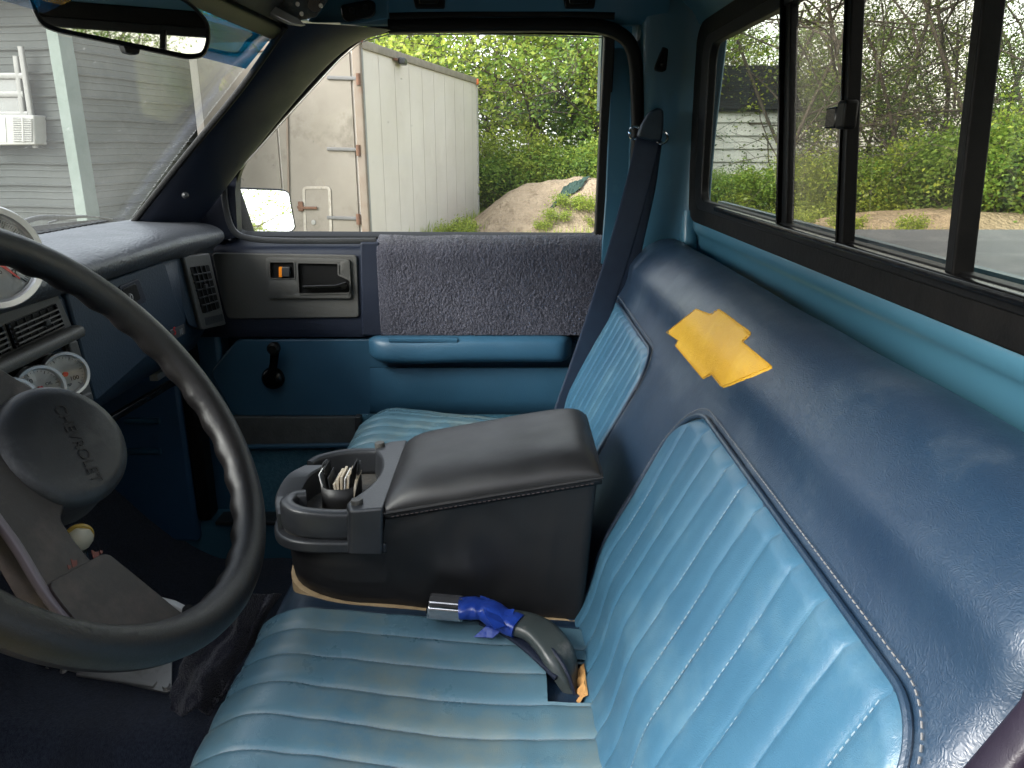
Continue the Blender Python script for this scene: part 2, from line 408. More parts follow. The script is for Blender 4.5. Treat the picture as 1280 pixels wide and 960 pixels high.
# roof skin and side rail over the passenger door
rz = .275
rows = []
for y in np.linspace(-.37, .40, 14):
    r_ = []
    for x in np.linspace(.18, 1.66, 18):
        e = abs((x-XC)/.74); f_ = max(0, (y-.2)/.2)
        r_.append((x, y, rz + .035*(1-e**4) - .05*f_**2))
    rows.append(r_)
MB().grid(rows).build('roof_panel', PAINT, cab, solid=.012)
rail = MB()
def railrow(y):
    return [Vector(p) for p in ((1.40, y, .30), (1.425, y, .262), (1.452, y, .226), (1.462, y, .212), (1.470, y, .206), (1.49, y, .206), (1.52, y, .26), (1.5, y, .31))]
rail.grid([railrow(y) for y in np.linspace(-.27, .30, 16)])
ro = rail.build('roof_rail', PAINT, cab, angle=30)
rail2 = MB().grid([[Vector((2*XC-p.x, p.y, p.z)) for p in railrow(y)] for y in np.linspace(-.34, .30, 14)]).build('roof_rail', PAINT, cab, angle=30)
MB().sweep([PX(u, v, 1.458) for (u, v) in ((487, 20.5), (600, 17), (700, 17), (768, 20))], .006, .005, up=(1, 0, 0)).build('drip_strip', BLACK, ro)
for u in (536, 724):
    q = MB().prism([PX(a, b, 1.436) for (a, b) in ((u-24, -20), (u+24, -20), (u+19, 10), (u-17, 10))], (.012, 0, 0)).build('trim_clip', BLACK, ro, bevel=.002)
    MB().prism([PX(a, b, 1.432) for (a, b) in ((u-15, -20), (u+14, -20), (u+12, 5), (u-12, 5))], (.006, 0, 0)).build('clip_tab', BLACKG, q, bevel=.001)

# rear corner panel (B pillar) and rear wall
cp = MB()
rows = []
for z in np.linspace(-.72, .30, 22):
    lean = .045*smooth01((z+.05)/.33)
    r_ = [(1.56-lean, -.222, z), (1.515-lean, -.226, z), (1.502-lean, -.236, z), (1.500-lean, -.26, z), (1.498-lean, -.30, z), (1.494-lean, -.325, z), (1.480-lean, -.345, z), (1.45-lean, -.365, z)]
    rows.append(r_)
cp.grid(rows); cpo = cp.build('corner_panel', PAINT, cab, angle=50, solid=.004)
MB().grid([[(2*XC-p[0]-.12, p[1]-.05, p[2]) for p in r_] for r_ in rows]).build('corner_panel', PAINT, cab, angle=50, solid=.004)
# rear header above the window
rows = []
for x in np.linspace(.30, 1.52, 14):
    rows.append([(x, zwin(.19)-.006, .185), (x, zwin(.2)+.004, .205), (x, -.31, .225), (x, -.27, .262), (x, -.2, .285), (x, -.2, .30), (x, -.36, .30), (x, -.36, .19)])
MB().grid(rows).build('rear_header', PAINT, cab, angle=50)
# sill panel below the window running down behind the seat
prof = cr([(-.352, -.100), (-.347, -.128), (-.345, -.136), (-.347, -.145), (-.354, -.158), (-.366, -.20), (-.395, -.30), (-.40, -.45), (-.40, -.86)], 5)
rows = [[(x, p[0], p[1]) for p in prof] for x in np.linspace(.30, 1.505, 20)]
MB().grid(rows).build('rear_sill', SHELF, cab, angle=60, solid=.006)
# gathered corner flange at the passenger end of the sill
MB().sweep(cr([(1.492, -.338, -.118), (1.482, -.336, -.16), (1.480, -.338, -.21), (1.485, -.342, -.30)], 6), .022, .014, up=(0, 1, 0)).build('corner_flange', SHELF, cab)
MB().box((XC, -.41, -.20), (1.25, .01, .2)).build('rear_wall', PAINT, cab)
# coat hook
hk = MB().prism([PX(p[0], p[1], 1.462) for p in rp([(828, 57), (836, 60), (833, 88), (828, 90), (818, 88), (819, 82)], 3)], (.012, 0, 0)).build('coat_hook', BLACK, cab, bevel=.003)
MB().lathe([(.0001, .001), (.0035, .001), (.0045, -.004)], PX(827, 81, 1.458), (-1, 0, -.2), 14).build('hook_hole', BLACKG, hk)

# body opening seal round the door
seal = cr([PX(u, v, X) for (u, v, X) in ((486, 33, 1.468), (600, 31.5, 1.468), (700, 31, 1.468), (752, 34, 1.468), (782, 48, 1.47), (793, 72, 1.475), (796, 110, 1.485), (797, 165, 1.5), (792, 260, 1.51), (786, 340, 1.51), (780, 420, 1.51))], 6)
MB().sweep(seal, .012, .012, up=(1, 0, 0), power=3).build('door_seal', BLACK, cab)
# sill and lower body under the door, kick panel, firewall, floor
MB().box((1.575, .2, -.86), (.17, 1.25, .18)).build('door_sill', PAINT, cab, bevel=.01)
MB().box((1.495, .33, -.762), (.05, .60, .008)).build('sill_plate', DGREY, cab, bevel=.002)
kp = MB().box((1.49, .80, -.55), (.03, .26, .52)).build('kick_panel', mat('kick_panel_blue', (.03, .085, .17), .4, col2=(.025, .075, .15), bump=.2, bscale=400), cab, bevel=.01)  # door plastic blue made lighter to lift the dark footwell
for (u, v) in ((178, 526), (180, 564)):
    p = PX(u, v, 1.472); MB().sweep([p+Vector((0, .035, 0)), p-Vector((0, .035, 0))], .006, .006, up=(1, 0, 0)).build('panel_rib', BLUEP, kp)
MB().box((1.50, .655, -.52), (.05, .03, .48)).build('door_seal', BLACK, cab, bevel=.008)
MB().box((XC, .98, -.66), (1.4, .04, .50)).build('firewall', CARPET, cab)
def zfl(x, y):
    z = -.865
    tun = smooth01((x-.70)/.12)*(1-smooth01((x-1.02)/.14))
    z += tun*(.145+.05*smooth01((y-.5)/.4))
    z += .30*smooth01((y-.62)/.40)*(1-tun*.6)
    z += .006*noise.noise(Vector((x*7, y*7, 0)))+.003*noise.noise(Vector((x*25, y*25, 3)))
    return z
rows = [[(x, y, zfl(x, y)) for y in np.linspace(-.40, .98, 70)] for x in np.linspace(.22, 1.53, 70)]
MB().grid(rows).build('floor_carpet', CARPET, cab, solid=.01)
MB().box((.26, .2, -.86), (.10, 1.3, .10)).build('door_sill', PAINT, cab, bevel=.01)

MB().box((1.585, -.02, .285), (.07, .86, .12)).build('drip_rail', PAINT, cab, bevel=.01)
MB().box((1.61, -.22, .19), (.05, .10, .24)).build('outer_pillar', PAINT, cab)
MB().box((1.585, .86, -.54), (.06, .50, .70)).build('cowl_side', BLUEP, cab, bevel=.01)
MB().box((1.60, .70, -.30), (.03, .14, .22)).build('hinge_cover', BLACK, cab)
# exterior sheet metal (hood, bed) seen only past the glass
EXT = mat('exterior_paint', (.03, .08, .14), .25, coat=.6, nscale=3)
rows = [[(x, y, -.27 - .02*((x-XC)/.7)**2 - .05*(y-.9)) for y in np.linspace(.98, 2.1, 8)] for x in np.linspace(.12, 1.72, 12)]
MB().grid(rows).build('hood', EXT, cab, solid=.01)
MB().box((XC, 2.12, -.60), (1.6, .05, .55)).build('front_panel', EXT, cab, bevel=.02)
for s in (0, 1):
    MB().box((.12+s*1.6, 1.5, -.60), (.04, 1.2, .5)).build('fender', EXT, cab, bevel=.015)
COWL = mat('cowl_plastic', (.03, .03, .03), .6, nscale=20)
rows = [[(x, y, z) for (y, z) in ((.80, -.22), (.86, -.215), (.99, -.26))] for x in np.linspace(.3, 1.55, 6)]
MB().grid(rows).build('cowl', COWL, cab, solid=.006)
for s in (0, 1):
    MB().box((.14+s*1.56, -1.45, -.48), (.05, 2.05, .55)).build('bed_side', EXT, cab, bevel=.015)
MB().box((XC, -2.48, -.48), (1.5, .04, .5)).build('tailgate', EXT, cab, bevel=.015)
MB().box((XC, -.44, -.62), (1.5, .03, .5)).build('rear_wall', EXT, cab)
TYRE = mat('tyre_rubber', (.02, .02, .02), .8, nscale=20)
for x in (.22, 1.62):
    for y in (1.45, -1.35):
        w = MB().lathe([(.12, -.1), (.3, -.1), (.335, -.07), (.335, .07), (.3, .1), (.12, .1)], (x, y, -1.42+.335), (1, 0, 0), 36).build('wheel', TYRE, cab)
        MB().lathe([(.0001, -.08), (.19, -.105), (.2, -.08), (.2, .08), (.19, .105), (.0001, .08)], (x, y, -1.42+.335), (1, 0, 0), 30).build('wheel_rim', ALU, w)
# bed cover
TON = mat('bed_cover_vinyl', (.16, .165, .17), .6, col2=(.12, .122, .125), nscale=3, wave=('X', 4.2, .5, 1.0), stain=(.25, .245, .24), stscale=5, stlo=.5, sthi=.75)
for n_ in [TON.node_tree.nodes]:
    pass
rows = [[(x, y, -.185+.005*math.sin(x*31+math.sin(y*2)*.5)) for y in np.linspace(-.46, -2.50, 20)] for x in np.linspace(.12, 1.70, 60)]
tc_ = MB().grid(rows).build('bed_cover', TON, None, solid=.01, origin=(XC, -1.4, -.18))
tag(tc_, 'flat weathered grey vinyl cover over the pickup bed behind the rear window', 'bed cover')

# =================================================================== REAR WINDOW
rw = thing('rear_window', 'black framed sliding rear window with three upright bars and a latch behind the seat', 'rear window', (.9, -.35, -.13))
def RW(x, z, off=0): return Vector((x, zwin(z)+off, z))
def rwo(x0b, x0t, x1b, x1t, zb, zt, r, off=0):
    o = rp([(x0b, zb), (x1b, zb), (x1t, zt), (x0t, zt)], r, 6)
    return [RW(p.x, p.y, off) for p in o]
MB().ring(rwo(.30, .32, 1.432, 1.402, -.104, .176, .045), rwo(.27, .29, 1.498, 1.462, -.131, .205, .06), (0, .006, 0)).build('outer_rubber', WEATHER, rw, bevel=.003)
MB().ring(rwo(.34, .36, 1.385, 1.352, -.088, .160, .03, -.006), rwo(.30, .32, 1.434, 1.404, -.105, .177, .045, -.006), (0, .014, 0)).build('window_frame', BLACK, rw, bevel=.002)
# sliding track lip
MB().sweep([RW(x, -.093, .012) for x in (.33, .8, 1.25)], .006, .004, up=(0, 0, 1)).build('track', BLACKG, rw)
RG = glass('rear_glass', (.72, .70, .64), refl=1.0, dirt_haze=.02)
RGF = glass('rear_side_glass', (.76, .77, .71), refl=.6, dirt_haze=.01)
def pane(x0b, x0t, x1b, x1t, off, m):
    MB().prism([RW(x0b, -.098, off), RW(x1b, -.098, off), RW(x1t, .17, off), RW(x0t, .17, off)], (0, -.004, 0)).build('window_pane', m, rw)
pane(.957, .990, 1.40, 1.37, -.002, RGF); pane(.577, .585, .957, .990, .002, RG); pane(.32, .34, .577, .585, -.002, RGF)
def bar(xb, xt, w, d, off, m=BLACK, zb=-.095, zt=.168):
    return MB().prism([RW(xb-w/2, zb, off), RW(xb+w/2, zb, off), RW(xt+w/2, zt, off), RW(xt-w/2, zt, off)], (0, d, 0)).build('window_bar', m, rw, bevel=.0015)
bar(.957, .990, .018, .010, -.004); bar(.968, 1.001, .004, .016, -.004, BLACKG)
bar(.766, .795, .011, .013, .002); bar(.770, .799, .002, .016, .002, BLACKG)
bar(.577, .585, .014, .012, -.002); bar(.570, .578, .004, .016, -.004, WEATHER)
lt = MB().box(RW(.796, .028, .018), (.026, .009, .020)).build('window_latch', BLACKG, rw, bevel=.002)
MB().box(RW(.772, .030, .016), (.020, .014, .026)).build('latch_body', BLACK, lt, bevel=.003)

# =================================================================== PASSENGER DOOR
dr = thing('passenger_door', 'closed passenger door with blue lower panel, grey handle plate, armrest and window', 'truck door', (1.58, .2, -.75))
def DP(pts, X): return [PX(p[0], p[1], X) for p in pts]
# glass plane with tumblehome
gB = PX(520, 296, 1.605); gT = PX(600, 41, 1.505); gn = (gT-gB).cross(Vector((0, 1, 0)))
gn = Vector((gT.z-gB.z, 0, -(gT.x-gB.x))).normalized()
def GP(u, v, off=0): return PP(u, v, gB + gn*off, gn)
inner = rp([(303, 295), (297, 292), (295, 228), (303, 208), (350, 153), (425, 72), (452, 50), (486, 40.5), (756, 45), (744, 297)], [4, 6, 10, 12, 0, 20, 14, 10, 5, 4], 4)
outer = offset2(inner, 13)
outer = [Vector((p.x, min(p.y, 300))) for p in outer]
MB().ring([GP(p.x, p.y, -.006) for p in inner], [GP(p.x, p.y, -.012) for p in outer], gn*.03).build('window_frame', BLACK, dr, bevel=.002)
lip = [GP(p.x, p.y, -.009) for p in offset2(inner, 1.2)]
lip_ = [p for p, q in zip(lip, offset2(inner, 1.2)) if q.y < 288]
SG = glass('side_glass', (.97, .98, .97), refl=.5, dirt_haze=.012)
MB().prism([GP(p.x, p.y, .012) for p in offset2(inner, 4)], gn*.004).build('window_glass', SG, dr)
# bright reveal line on the frame edge
MB().tube([GP(u, v, -.008) for (u, v) in ((300, 212), (350, 156), (424, 75), (451, 53), (486, 43), (620, 43), (752, 47))], .0011, 6).build('frame_edge', ALU, dr)
# blue painted jamb strip behind the frame
MB().prism([PX(u, v, 1.52) for (u, v) in ((766, 60), (792, 60), (797, 180), (790, 330), (752, 330), (758, 250))], (.02, 0, 0)).build('door_jamb', PAINT, dr)
MB().prism([PX(u, v, 1.535) for (u, v) in ((468, 34), (774, 34), (774, 24), (468, 24))], (.02, 0, 0)).build('door_jamb', BLACK, dr)
# sail panel in the front corner
MB().prism([PX(u, v, 1.565) for (u, v) in rp([(236, 292), (280, 226), (296, 212), (294, 240), (297, 297), (262, 304)], 3)], (.03, 0, 0)).build('sail_panel', NAVYP, dr, bevel=.004)
MB().sweep(cr([PX(u, v, 1.560) for (u, v) in ((279, 228), (283, 262), (292, 288), (312, 298), (360, 301), (470, 301))], 5), .006, .004, up=(1, 0, 0)).build('panel_moulding', DGREY, dr)
# upper panel: swept section
def ysec(Y0, Y1, prof, n=10): return [[(p[0], y, p[1]) for p in prof] for y in np.linspace(Y0, Y1, n)]
prof = cr([(1.62, -.178), (1.60, -.1785), (1.575, -.184), (1.553, -.192), (1.546, -.203), (1.545, -.22), (1.545, -.30), (1.546, -.368), (1.555, -.374), (1.575, -.374)], 4)
MB().grid(ysec(-.215, .66, prof, 12)).build('upper_panel', NAVYP, dr, angle=40, solid=.01)
# dark slim pad bordering the towel side
pd = MB().prism([PX(p[0], p[1], 1.540) for p in rp([(450, 303), (474, 303), (478, 420), (452, 420)], 3)], (.01, 0, 0)).build('panel_pad', NAVYP, dr, bevel=.004)
# grey insert plate with the handle
gp = MB().prism(DP(rp([(264, 316), (446, 319), (449, 397), (284, 399), (276, 372)], [6, 5, 5, 6, 14]), 1.541), (.008, 0, 0)).build('grey_insert', GREYP, dr, bevel=.002)
hp_o = rp([(332, 322), (437, 324), (439, 373), (335, 373)], 4)
hp_i1 = rp([(337, 328), (367, 328), (368, 348), (338, 348)], 2)
hp_i2 = rp([(372, 329), (422, 330), (422, 344), (437, 351), (436, 366), (374, 367)], 2)
def cdt(outs, X, pad=0):
    from mathutils.geometry import delaunay_2d_cdt
    vs = []; es = []
    for o in outs:
        n0 = len(vs); vs += [Vector((p[0], p[1])) for p in o]; es += [(n0+i, n0+(i+1) % len(o)) for i in range(len(o))]
    r = delaunay_2d_cdt(vs, es, [], 2, 1e-4)
    return r[0], r[2]
def inside(p, poly):
    c = False; n = len(poly)
    for i in range(n):
        a = poly[i]; b = poly[i-1]
        if (a[1] > p[1]) != (b[1] > p[1]) and p[0] < (b[0]-a[0])*(p[1]-a[1])/(b[1]-a[1])+a[0]: c = not c
    return c
def plate_with_holes(out, holes, X, th):
    from mathutils.geometry import delaunay_2d_cdt
    vs = []; es = []
    for o in [out]+holes:
        n0 = len(vs); vs += [Vector((p[0], p[1])) for p in o]; es += [(n0+i, n0+(i+1) % len(o)) for i in range(len(o))]
    r = delaunay_2d_cdt(vs, es, [], 0, 1e-4)
    V, Fc = r[0], r[2]; keep = []
    for f_ in Fc:
        c = sum((V[i] for i in f_), Vector((0, 0)))/len(f_)
        if inside(c, out) and not any(inside(c, h) for h in holes): keep.append(tuple(f_))
    return [PX(p.x, p.y, X) for p in V], keep
V_, F_ = plate_with_holes(hp_o, [hp_i1, hp_i2], 1.5355, .006)
hpo = mk('handle_plate', V_, F_, GREYP, dr, solid=.005, bevel=.0008)
bz = MB().ring([PX(p.x, p.y, 1.534) for p in hp_i2], [PX(p.x, p.y, 1.534) for p in offset2(hp_i2, 1.6)], (.004, 0, 0))
bz.ring([PX(p.x, p.y, 1.534) for p in hp_i1], [PX(p.x, p.y, 1.534) for p in offset2(hp_i1, 1.3)], (.004, 0, 0)); bz.build('recess_rim', GREYP, hpo)
MB().prism(DP([(371, 328), (438, 328), (438, 368), (371, 368)], 1.5405), (.001, 0, 0)).build('handle_recess', BLACK, hpo)
MB().prism(DP([(336, 327), (369, 327), (369, 349), (336, 349)], 1.5400), (.001, 0, 0)).build('lock_recess', BLACK, hpo)
hb = MB().sweep([PX(379, 359, 1.530), PX(420, 358, 1.530), PX(433, 355, 1.532)], [.0042, .0042, .006], .004, up=(1, 0, 0)).build('door_handle', BLACKG, dr)
MB().lathe([(.0001, .004), (.006, .004), (.006, -.004)], PX(430, 357, 1.529), (-1, 0, 0), 18).build('handle_pivot', BLACKG, hb)
lk = MB().prism(DP(rp([(352, 334), (362, 334), (362, 346), (352, 346)], 1.5), 1.530), (.009, 0, 0)).build('lock_slider', DGREY, dr, bevel=.001)
MB().prism(DP([(348.5, 334), (352.3, 334), (352.3, 346.3), (348.5, 346.3)], 1.533), (.006, 0, 0)).build('lock_mark', ORANGE, lk)
# lower blue panel
lo = [(262, 466), (296, 424), (458, 423.5), (711, 424), (724, 430), (716, 520), (297, 521), (288, 515)]
MB().prism(DP(rp(lo, [8, 6, 0, 4, 4, 4, 6, 6]), 1.552), (.02, 0, 0)).build('lower_panel', BLUEP, dr, bevel=.004)
# lower front part of the bulged map panel under the armrest
rows = []
for t in np.linspace(0, 1, 14):
    u = lerp(462, 722, t); ins = .020*smooth01(t*7)
    rows.append([PX(u, v, 1.552-ins*w_) for (v, w_) in ((459, 0), (460, .8), (475, 1), (500, .95), (514, .6), (519, 0))])
MB().grid(rows).build('armrest_base', BLUEP, dr, angle=50)
# armrest
A0 = PX(457, 430, 1.505).y; A1 = PX(716, 430, 1.505).y
sec = [(0, .022), (-.030, .024), (-.046, .020), (-.053, .008), (-.054, -.014), (-.044, -.026), (-.02, -.030), (0, -.030)]
rows = []
zc_ = PX(580, 438, 1.50).z
for i, y in enumerate(np.linspace(A0, A1, 40)):
    d0 = (A0-y); d1 = (y-A1); e = min(1, d0/.05); e1 = min(1, d1/.03)
    k = max(.06, math.sqrt(max(0, 1-(1-e)**2)))*max(.2, math.sqrt(max(0, 1-(1-e1)**2)))
    dip = -.004*math.exp(-((d0-.10)/.08)**2)
    rows.append([Vector((1.553+p[0]*(.25+.75*k), y, zc_+p[1]*(.55+.45*k)+(dip if p[0] < -.04 else 0))) for p in cr([(a, b) for a, b in sec], 4)])
ar = MB().grid(rows).build('armrest', BLUEP, dr, angle=70)
MB().sweep([PX(487, 424, 1.513), PX(530, 424, 1.513), PX(572, 425, 1.513)], .010, .005, up=(0, 0, 1)).build('armrest_pull', BLUEP, ar)
# lower map pocket strip, carpet
pk = MB().prism(DP(rp([(285, 522), (446, 522), (446, 556), (300, 556)], [2, 2, 2, 10]), 1.540), (.02, 0, 0)).build('kick_plate', mat('scuffed_plate', (.075, .08, .078), .6, col2=(.055, .06, .06), nscale=30, bump=.7, bscale=150), dr, bevel=.002)
MB().sweep([PX(270, 559, 1.534), PX(350, 558, 1.534), PX(470, 556, 1.534)], .005, .005, up=(1, 0, 0)).build('plate_edge', BLUEP, pk)
MB().prism(DP([(443, 521), (451, 521), (451, 556), (443, 556)], 1.534), (.02, 0, 0)).build('plate_end', DGREY, pk, bevel=.003)
MB().prism(DP([(450, 518), (740, 518), (740, 620), (450, 620)], 1.549), (.02, 0, 0)).build('door_carpet', CARPETB, dr)
MB().prism(DP(rp([(236, 470), (300, 470), (300, 559), (740, 556), (740, 645), (262, 645), (228, 600)], [4, 4, 4, 4, 4, 40, 30]), 1.556), (.02, 0, 0)).build('door_carpet', CARPETB, dr, bevel=.005)
MB().prism(DP(rp([(222, 440), (300, 440), (300, 600), (500, 648), (240, 655), (216, 600)], [4, 4, 4, 4, 40, 30]), 1.580), (.015, 0, 0)).build('inner_skin', BLUEP, dr)
MB().box((1.64, .2, -.52), (.04, .95, .64)).build('outer_skin', EXT, dr, bevel=.01)
# window crank
ck0 = PX(341, 473, 1.545)
ck = MB().lathe([(.0001, .014), (.014, .013), (.021, .008), (.024, 0), (.024, -.004)], ck0, (-1, 0, 0), 32).build('window_crank', BLACKG, dr)
MB().sweep([ck0+Vector((-.016, 0, .0)), PX(342, 455, 1.522), PX(344, 438, 1.518)], [.010, .008, .0085], [.006, .005, .006], up=(1, 0, 0)).build('crank_arm', BLACKG, ck)
MB().lathe([(.0001, .020), (.008, .020), (.0125, .016), (.013, .006), (.011, 0)], PX(344, 434, 1.520), (-1, 0, 0), 28).build('crank_knob', BLACK, ck)

# side mirror outside the door
sm = thing('side_mirror', 'black framed exterior mirror outside the passenger window, reflecting pale sky', 'side mirror', PX(330, 290, 1.74))
mc = PX(333, 263, 1.74)
mn = Vector((-.49, -.87, .085)).normalized()
def MP(u, v, off=0): return PP(u, v, mc + mn*off, mn)
mo = rp([(283, 233), (355, 236), (363, 240), (371, 285), (366, 291), (300, 299), (283, 297)], [4, 8, 8, 6, 5, 4, 4])
mi = offset2(mo, -2.6)
MB().prism([MP(p.x, p.y, .0) for p in mo], -mn*.05).build('mirror_housing', BLACK, sm, bevel=.004)
MB().prism([MP(p.x, p.y, .0035) for p in mi], -mn*.002).build('mirror_glass', MIRROR, sm)
MB().sweep([MP(292, 236, .004), MP(301, 262, .004), MP(312, 296, .004)], .016, .004, up=mn).build('mirror_arm', BLACK, sm)
MB().box(MP(290, 300, -.03)+Vector((-.03, 0, -.02)), (.10, .05, .04)).build('mirror_base', BLACK, sm, bevel=.01)
# =================================================================== BENCH SEAT
seat = thing('bench_seat', 'two-tone blue vinyl bench seat with pleated panels and worn dark blue bolsters', 'bench seat', (.92, 0, -.60))
SX0, SX1 = .282, 1.50
def fy(z): return -.07-.51*(z+.54)-.017*smooth01((-.44-z)/.09)
FN = Vector((0, 1, .51)).normalized()
bsec = cr([(-.075, -.62), (fy(-.55), -.55), (fy(-.50), -.50), (fy(-.40)+.003, -.40), (fy(-.30)+.002, -.30), (fy(-.25), -.25), (-.226, -.212), (-.252, -.183), (-.280, -.168), (-.304, -.1655), (-.325, -.174), (-.338, -.20), (-.335, -.30), (-.28, -.45), (-.20, -.62)], 6)
bcen = Vector((0, -.22, -.36))
def xstations(x0, x1, r, n, m=7):
    xs = [x0+r*(1-math.cos(math.pi/2*i/m)) for i in range(m)]
    xs += list(np.linspace(x0+r, x1-r, n)); xs += [x1-r*(1-math.cos(math.pi/2*i/m)) for i in range(m-1, -1, -1)]
    return xs
def endk(x, x0, x1, r):
    d = min(x-x0, x1-x)
    if d >= r: return 0
    return r*(1-math.sqrt(max(0, 1-((r-d)/r)**2)))
rows = []
secs = [Vector((0, p[0], p[1])) for p in bsec]
for x in xstations(SX0, SX1, .022, 60):
    e = endk(x, SX0, SX1, .022); row = []
    for i, p in enumerate(secs):
        t = (secs[min(i+1, len(secs)-1)]-secs[max(i-1, 0)]).normalized(); n = Vector((0, -t.z, t.y)); n = -n if n.dot(p-bcen) < 0 else n
        w = noise.noise(Vector((x*6, p.y*9, p.z*9)))*.0025
        # soft bulge of the upper bolster and the middle strip
        row.append(Vector((x, 0, 0)) + p + n*(-e*.9 + w))
    rows.append(row)
bb = MB().grid(rows); n0 = len(bb.v); nc = len(rows[0])
bb.f.append(tuple(range(nc))); bb.f.append(tuple((len(rows)-1)*nc+k for k in range(nc)))
backrest = bb.build('backrest', NAVY, seat, angle=75)
bvh = BVHTree.FromPolygons([tuple(v) for v in bb.v], [tuple(f) for f in bb.f])
def hit(u, v):
    d = ray(u, v).normalized(); r = bvh.ray_cast(Vector((0, 0, 0)), d)
    if r[0] is None: return None, None
    n = r[1]; n = -n if n.dot(d) > 0 else n
    return r[0], n
def backpt(x, z, h=0): return Vector((x, fy(z), z)) + FN*(h+.0035)
def dashes(mb, path, up, w=.00042, h=.0004, L=.0034, gap=.0022, lift=.0006):
    P = resample(path, L+gap)
    for a, b in zip(P, P[1:]):
        d = (b-a)
        if d.length < 1e-5: continue
        q = a + d*(L/(L+gap)); u_ = Vector(up).normalized(); d.normalize(); s_ = d.cross(u_).normalized()
        M = Matrix((d, s_, u_)).transposed(); mb.box((a+q)/2+u_*lift, ((q-a).length, w*2, h*2), M)
def pleat(x, xs):          # padded height between two seams, 0 on the seam
    for a, b in zip(xs, xs[1:]):
        if a <= x <= b:
            q = abs(2*(x-a)/(b-a)-1); return 1-q**5.5
    return 0
def back_insert(x0, x1, zt, rl, rr, seams, name='back_panel'):
    def ztop(x):
        t = zt
        if x-x0 < rl: t -= rl*(1-math.sqrt(max(0, 1-((rl-(x-x0))/rl)**2)))
        if x1-x < rr: t -= rr*(1-math.sqrt(max(0, 1-((rr-(x1-x))/rr)**2)))
        return t
    xs = sorted(set([round(v, 5) for v in list(np.linspace(x0, x1, int((x1-x0)/.0035))) + seams + [x0+.001, x1-.001, x0+.003, x1-.003]]))
    rows = []
    for x in xs:
        zt_ = ztop(x); ex = smooth01(min(x-x0, x1-x)/.012); row = []
        for t in np.linspace(0, 1, 44):
            z = lerp(-.60, zt_, t**.75 if t > 0 else 0)
            et = smooth01((zt_-z)/.012)
            wr = .0025*noise.noise(Vector((x*14, z*9, 5))) + .0007*noise.noise(Vector((x*38, z*55, 1)))*(1-.6*pleat(x, seams))
            ph = .0028*pleat(x, seams) * (1 + .1*math.exp(-((zt_-z)/.03)**2))
            row.append(backpt(x, z, min(ex, et)*(ph+wr+.002) - .004*(1-min(ex, et))))
        rows.append(row)
    pn = MB().grid(rows).build(name, LBLUE, seat, angle=80)
    edge = [backpt(x0, z, .001) for z in np.linspace(-.58, ztop(x0), 20)]
    edge += [backpt(x, ztop(x), .001) for x in xs]
    edge += [backpt(x1, z, .001) for z in np.linspace(ztop(x1), -.58, 20)]
    edge = resample(edge, .006)
    MB().tube(edge, .0026, 8, up=FN).build('piping', NAVY, pn)
    st = MB(); 
    off = []
    cx = Vector(((x0+x1)/2, fy(-.45), -.45))
    for i in range(len(edge)):
        d = (edge[min(i+1, len(edge)-1)]-edge[max(i-1, 0)]).normalized(); s_ = d.cross(FN).normalized()
        if s_.dot(edge[i]-cx) < 0: s_ = -s_
        off.append(edge[i]+s_*.0085)
    dashes(st, [p-FN*.001 for p in off if p.z > -.57], FN)
    st.build('edge_stitching', THREADW, pn)
    for x in seams[1:-1]:
        s2 = MB(); zt_ = ztop(x)-.010
        dashes(s2, [backpt(x, z, .0012) for z in np.linspace(-.56, zt_, 30)], FN, lift=.0003)
        s2.build('pleat_stitching', THREAD, pn)
    return pn
dseams = [.298]+[round(.298+.044*i, 4) for i in range(1, 12)]+[.826]
back_insert(.298, .826, -.272, .045, .075, dseams)
pseams = [1.035]+[round(1.035+.0375*i, 4) for i in range(1, 12)]+[1.478]
back_insert(1.035, 1.478, -.280, .05, .035, pseams)
# dark end cap of the backrest
rows = []
MB().sweep([Vector((SX0-.010, fy(z)-.004, z)) for z in np.linspace(-.60, -.23, 16)], .010, .010, up=(1, 0, 0)).build('end_bolster', PURPLE, seat)
capsec = [Vector((SX0+.002, bcen.y+(p.y-bcen.y)*.985, bcen.z+(p.z-bcen.z)*.985)) for p in secs]
MB().prism(capsec, (-.05, 0, 0)).build('end_cap', PURPLE, seat, bevel=.006)

# emblem patch
ez = [(177, 382), (270, 308), (318, 325), (343, 308), (450, 385), (418, 412), (517, 493), (355, 558), (320, 514), (292, 530), (205, 425), (215, 408)]
ep = [Vector((760+a/2.4615, 260+b/2.4615)) for a, b in ez]
dn = []
for a, b in zip(ep, ep[1:]+ep[:1]):
    k = max(2, int((b-a).length/4)); dn += [a.lerp(b, i/k) for i in range(k)]
def edist(p):
    m = 1e9
    for a, b in zip(ep, ep[1:]+ep[:1]):
        ab = b-a; t = max(0, min(1, (p-a).dot(ab)/ab.dot(ab))); m = min(m, (p-a-ab*t).length)
    return m
ins_ = [Vector((x, y)) for x in np.arange(828, 976, 3.2) for y in np.arange(382, 492, 3.2) if inside((x, y), ep) and edist(Vector((x, y))) > 2]
from mathutils.geometry import delaunay_2d_cdt
vs_ = dn+ins_; r_ = delaunay_2d_cdt(vs_, [(i, (i+1) % len(dn)) for i in range(len(dn))], [], 1, 1e-4)
pv = []
for p in r_[0]:
    h_, n_ = hit(p.x, p.y); d_ = edist(p)
    pv.append(h_ + n_*(-.0004+.0014*smooth01(d_/2.0)+.0003*noise.noise(Vector((p.x*.11, p.y*.11, 0)))))
em = mk('emblem_patch', pv, [tuple(f) for f in r_[2]], YELLOW, seat, angle=80)
ed = [hit(p.x, p.y) for p in dn]; st = MB()
cen_ = sum((h for h, n in ed), Vector())/len(ed)
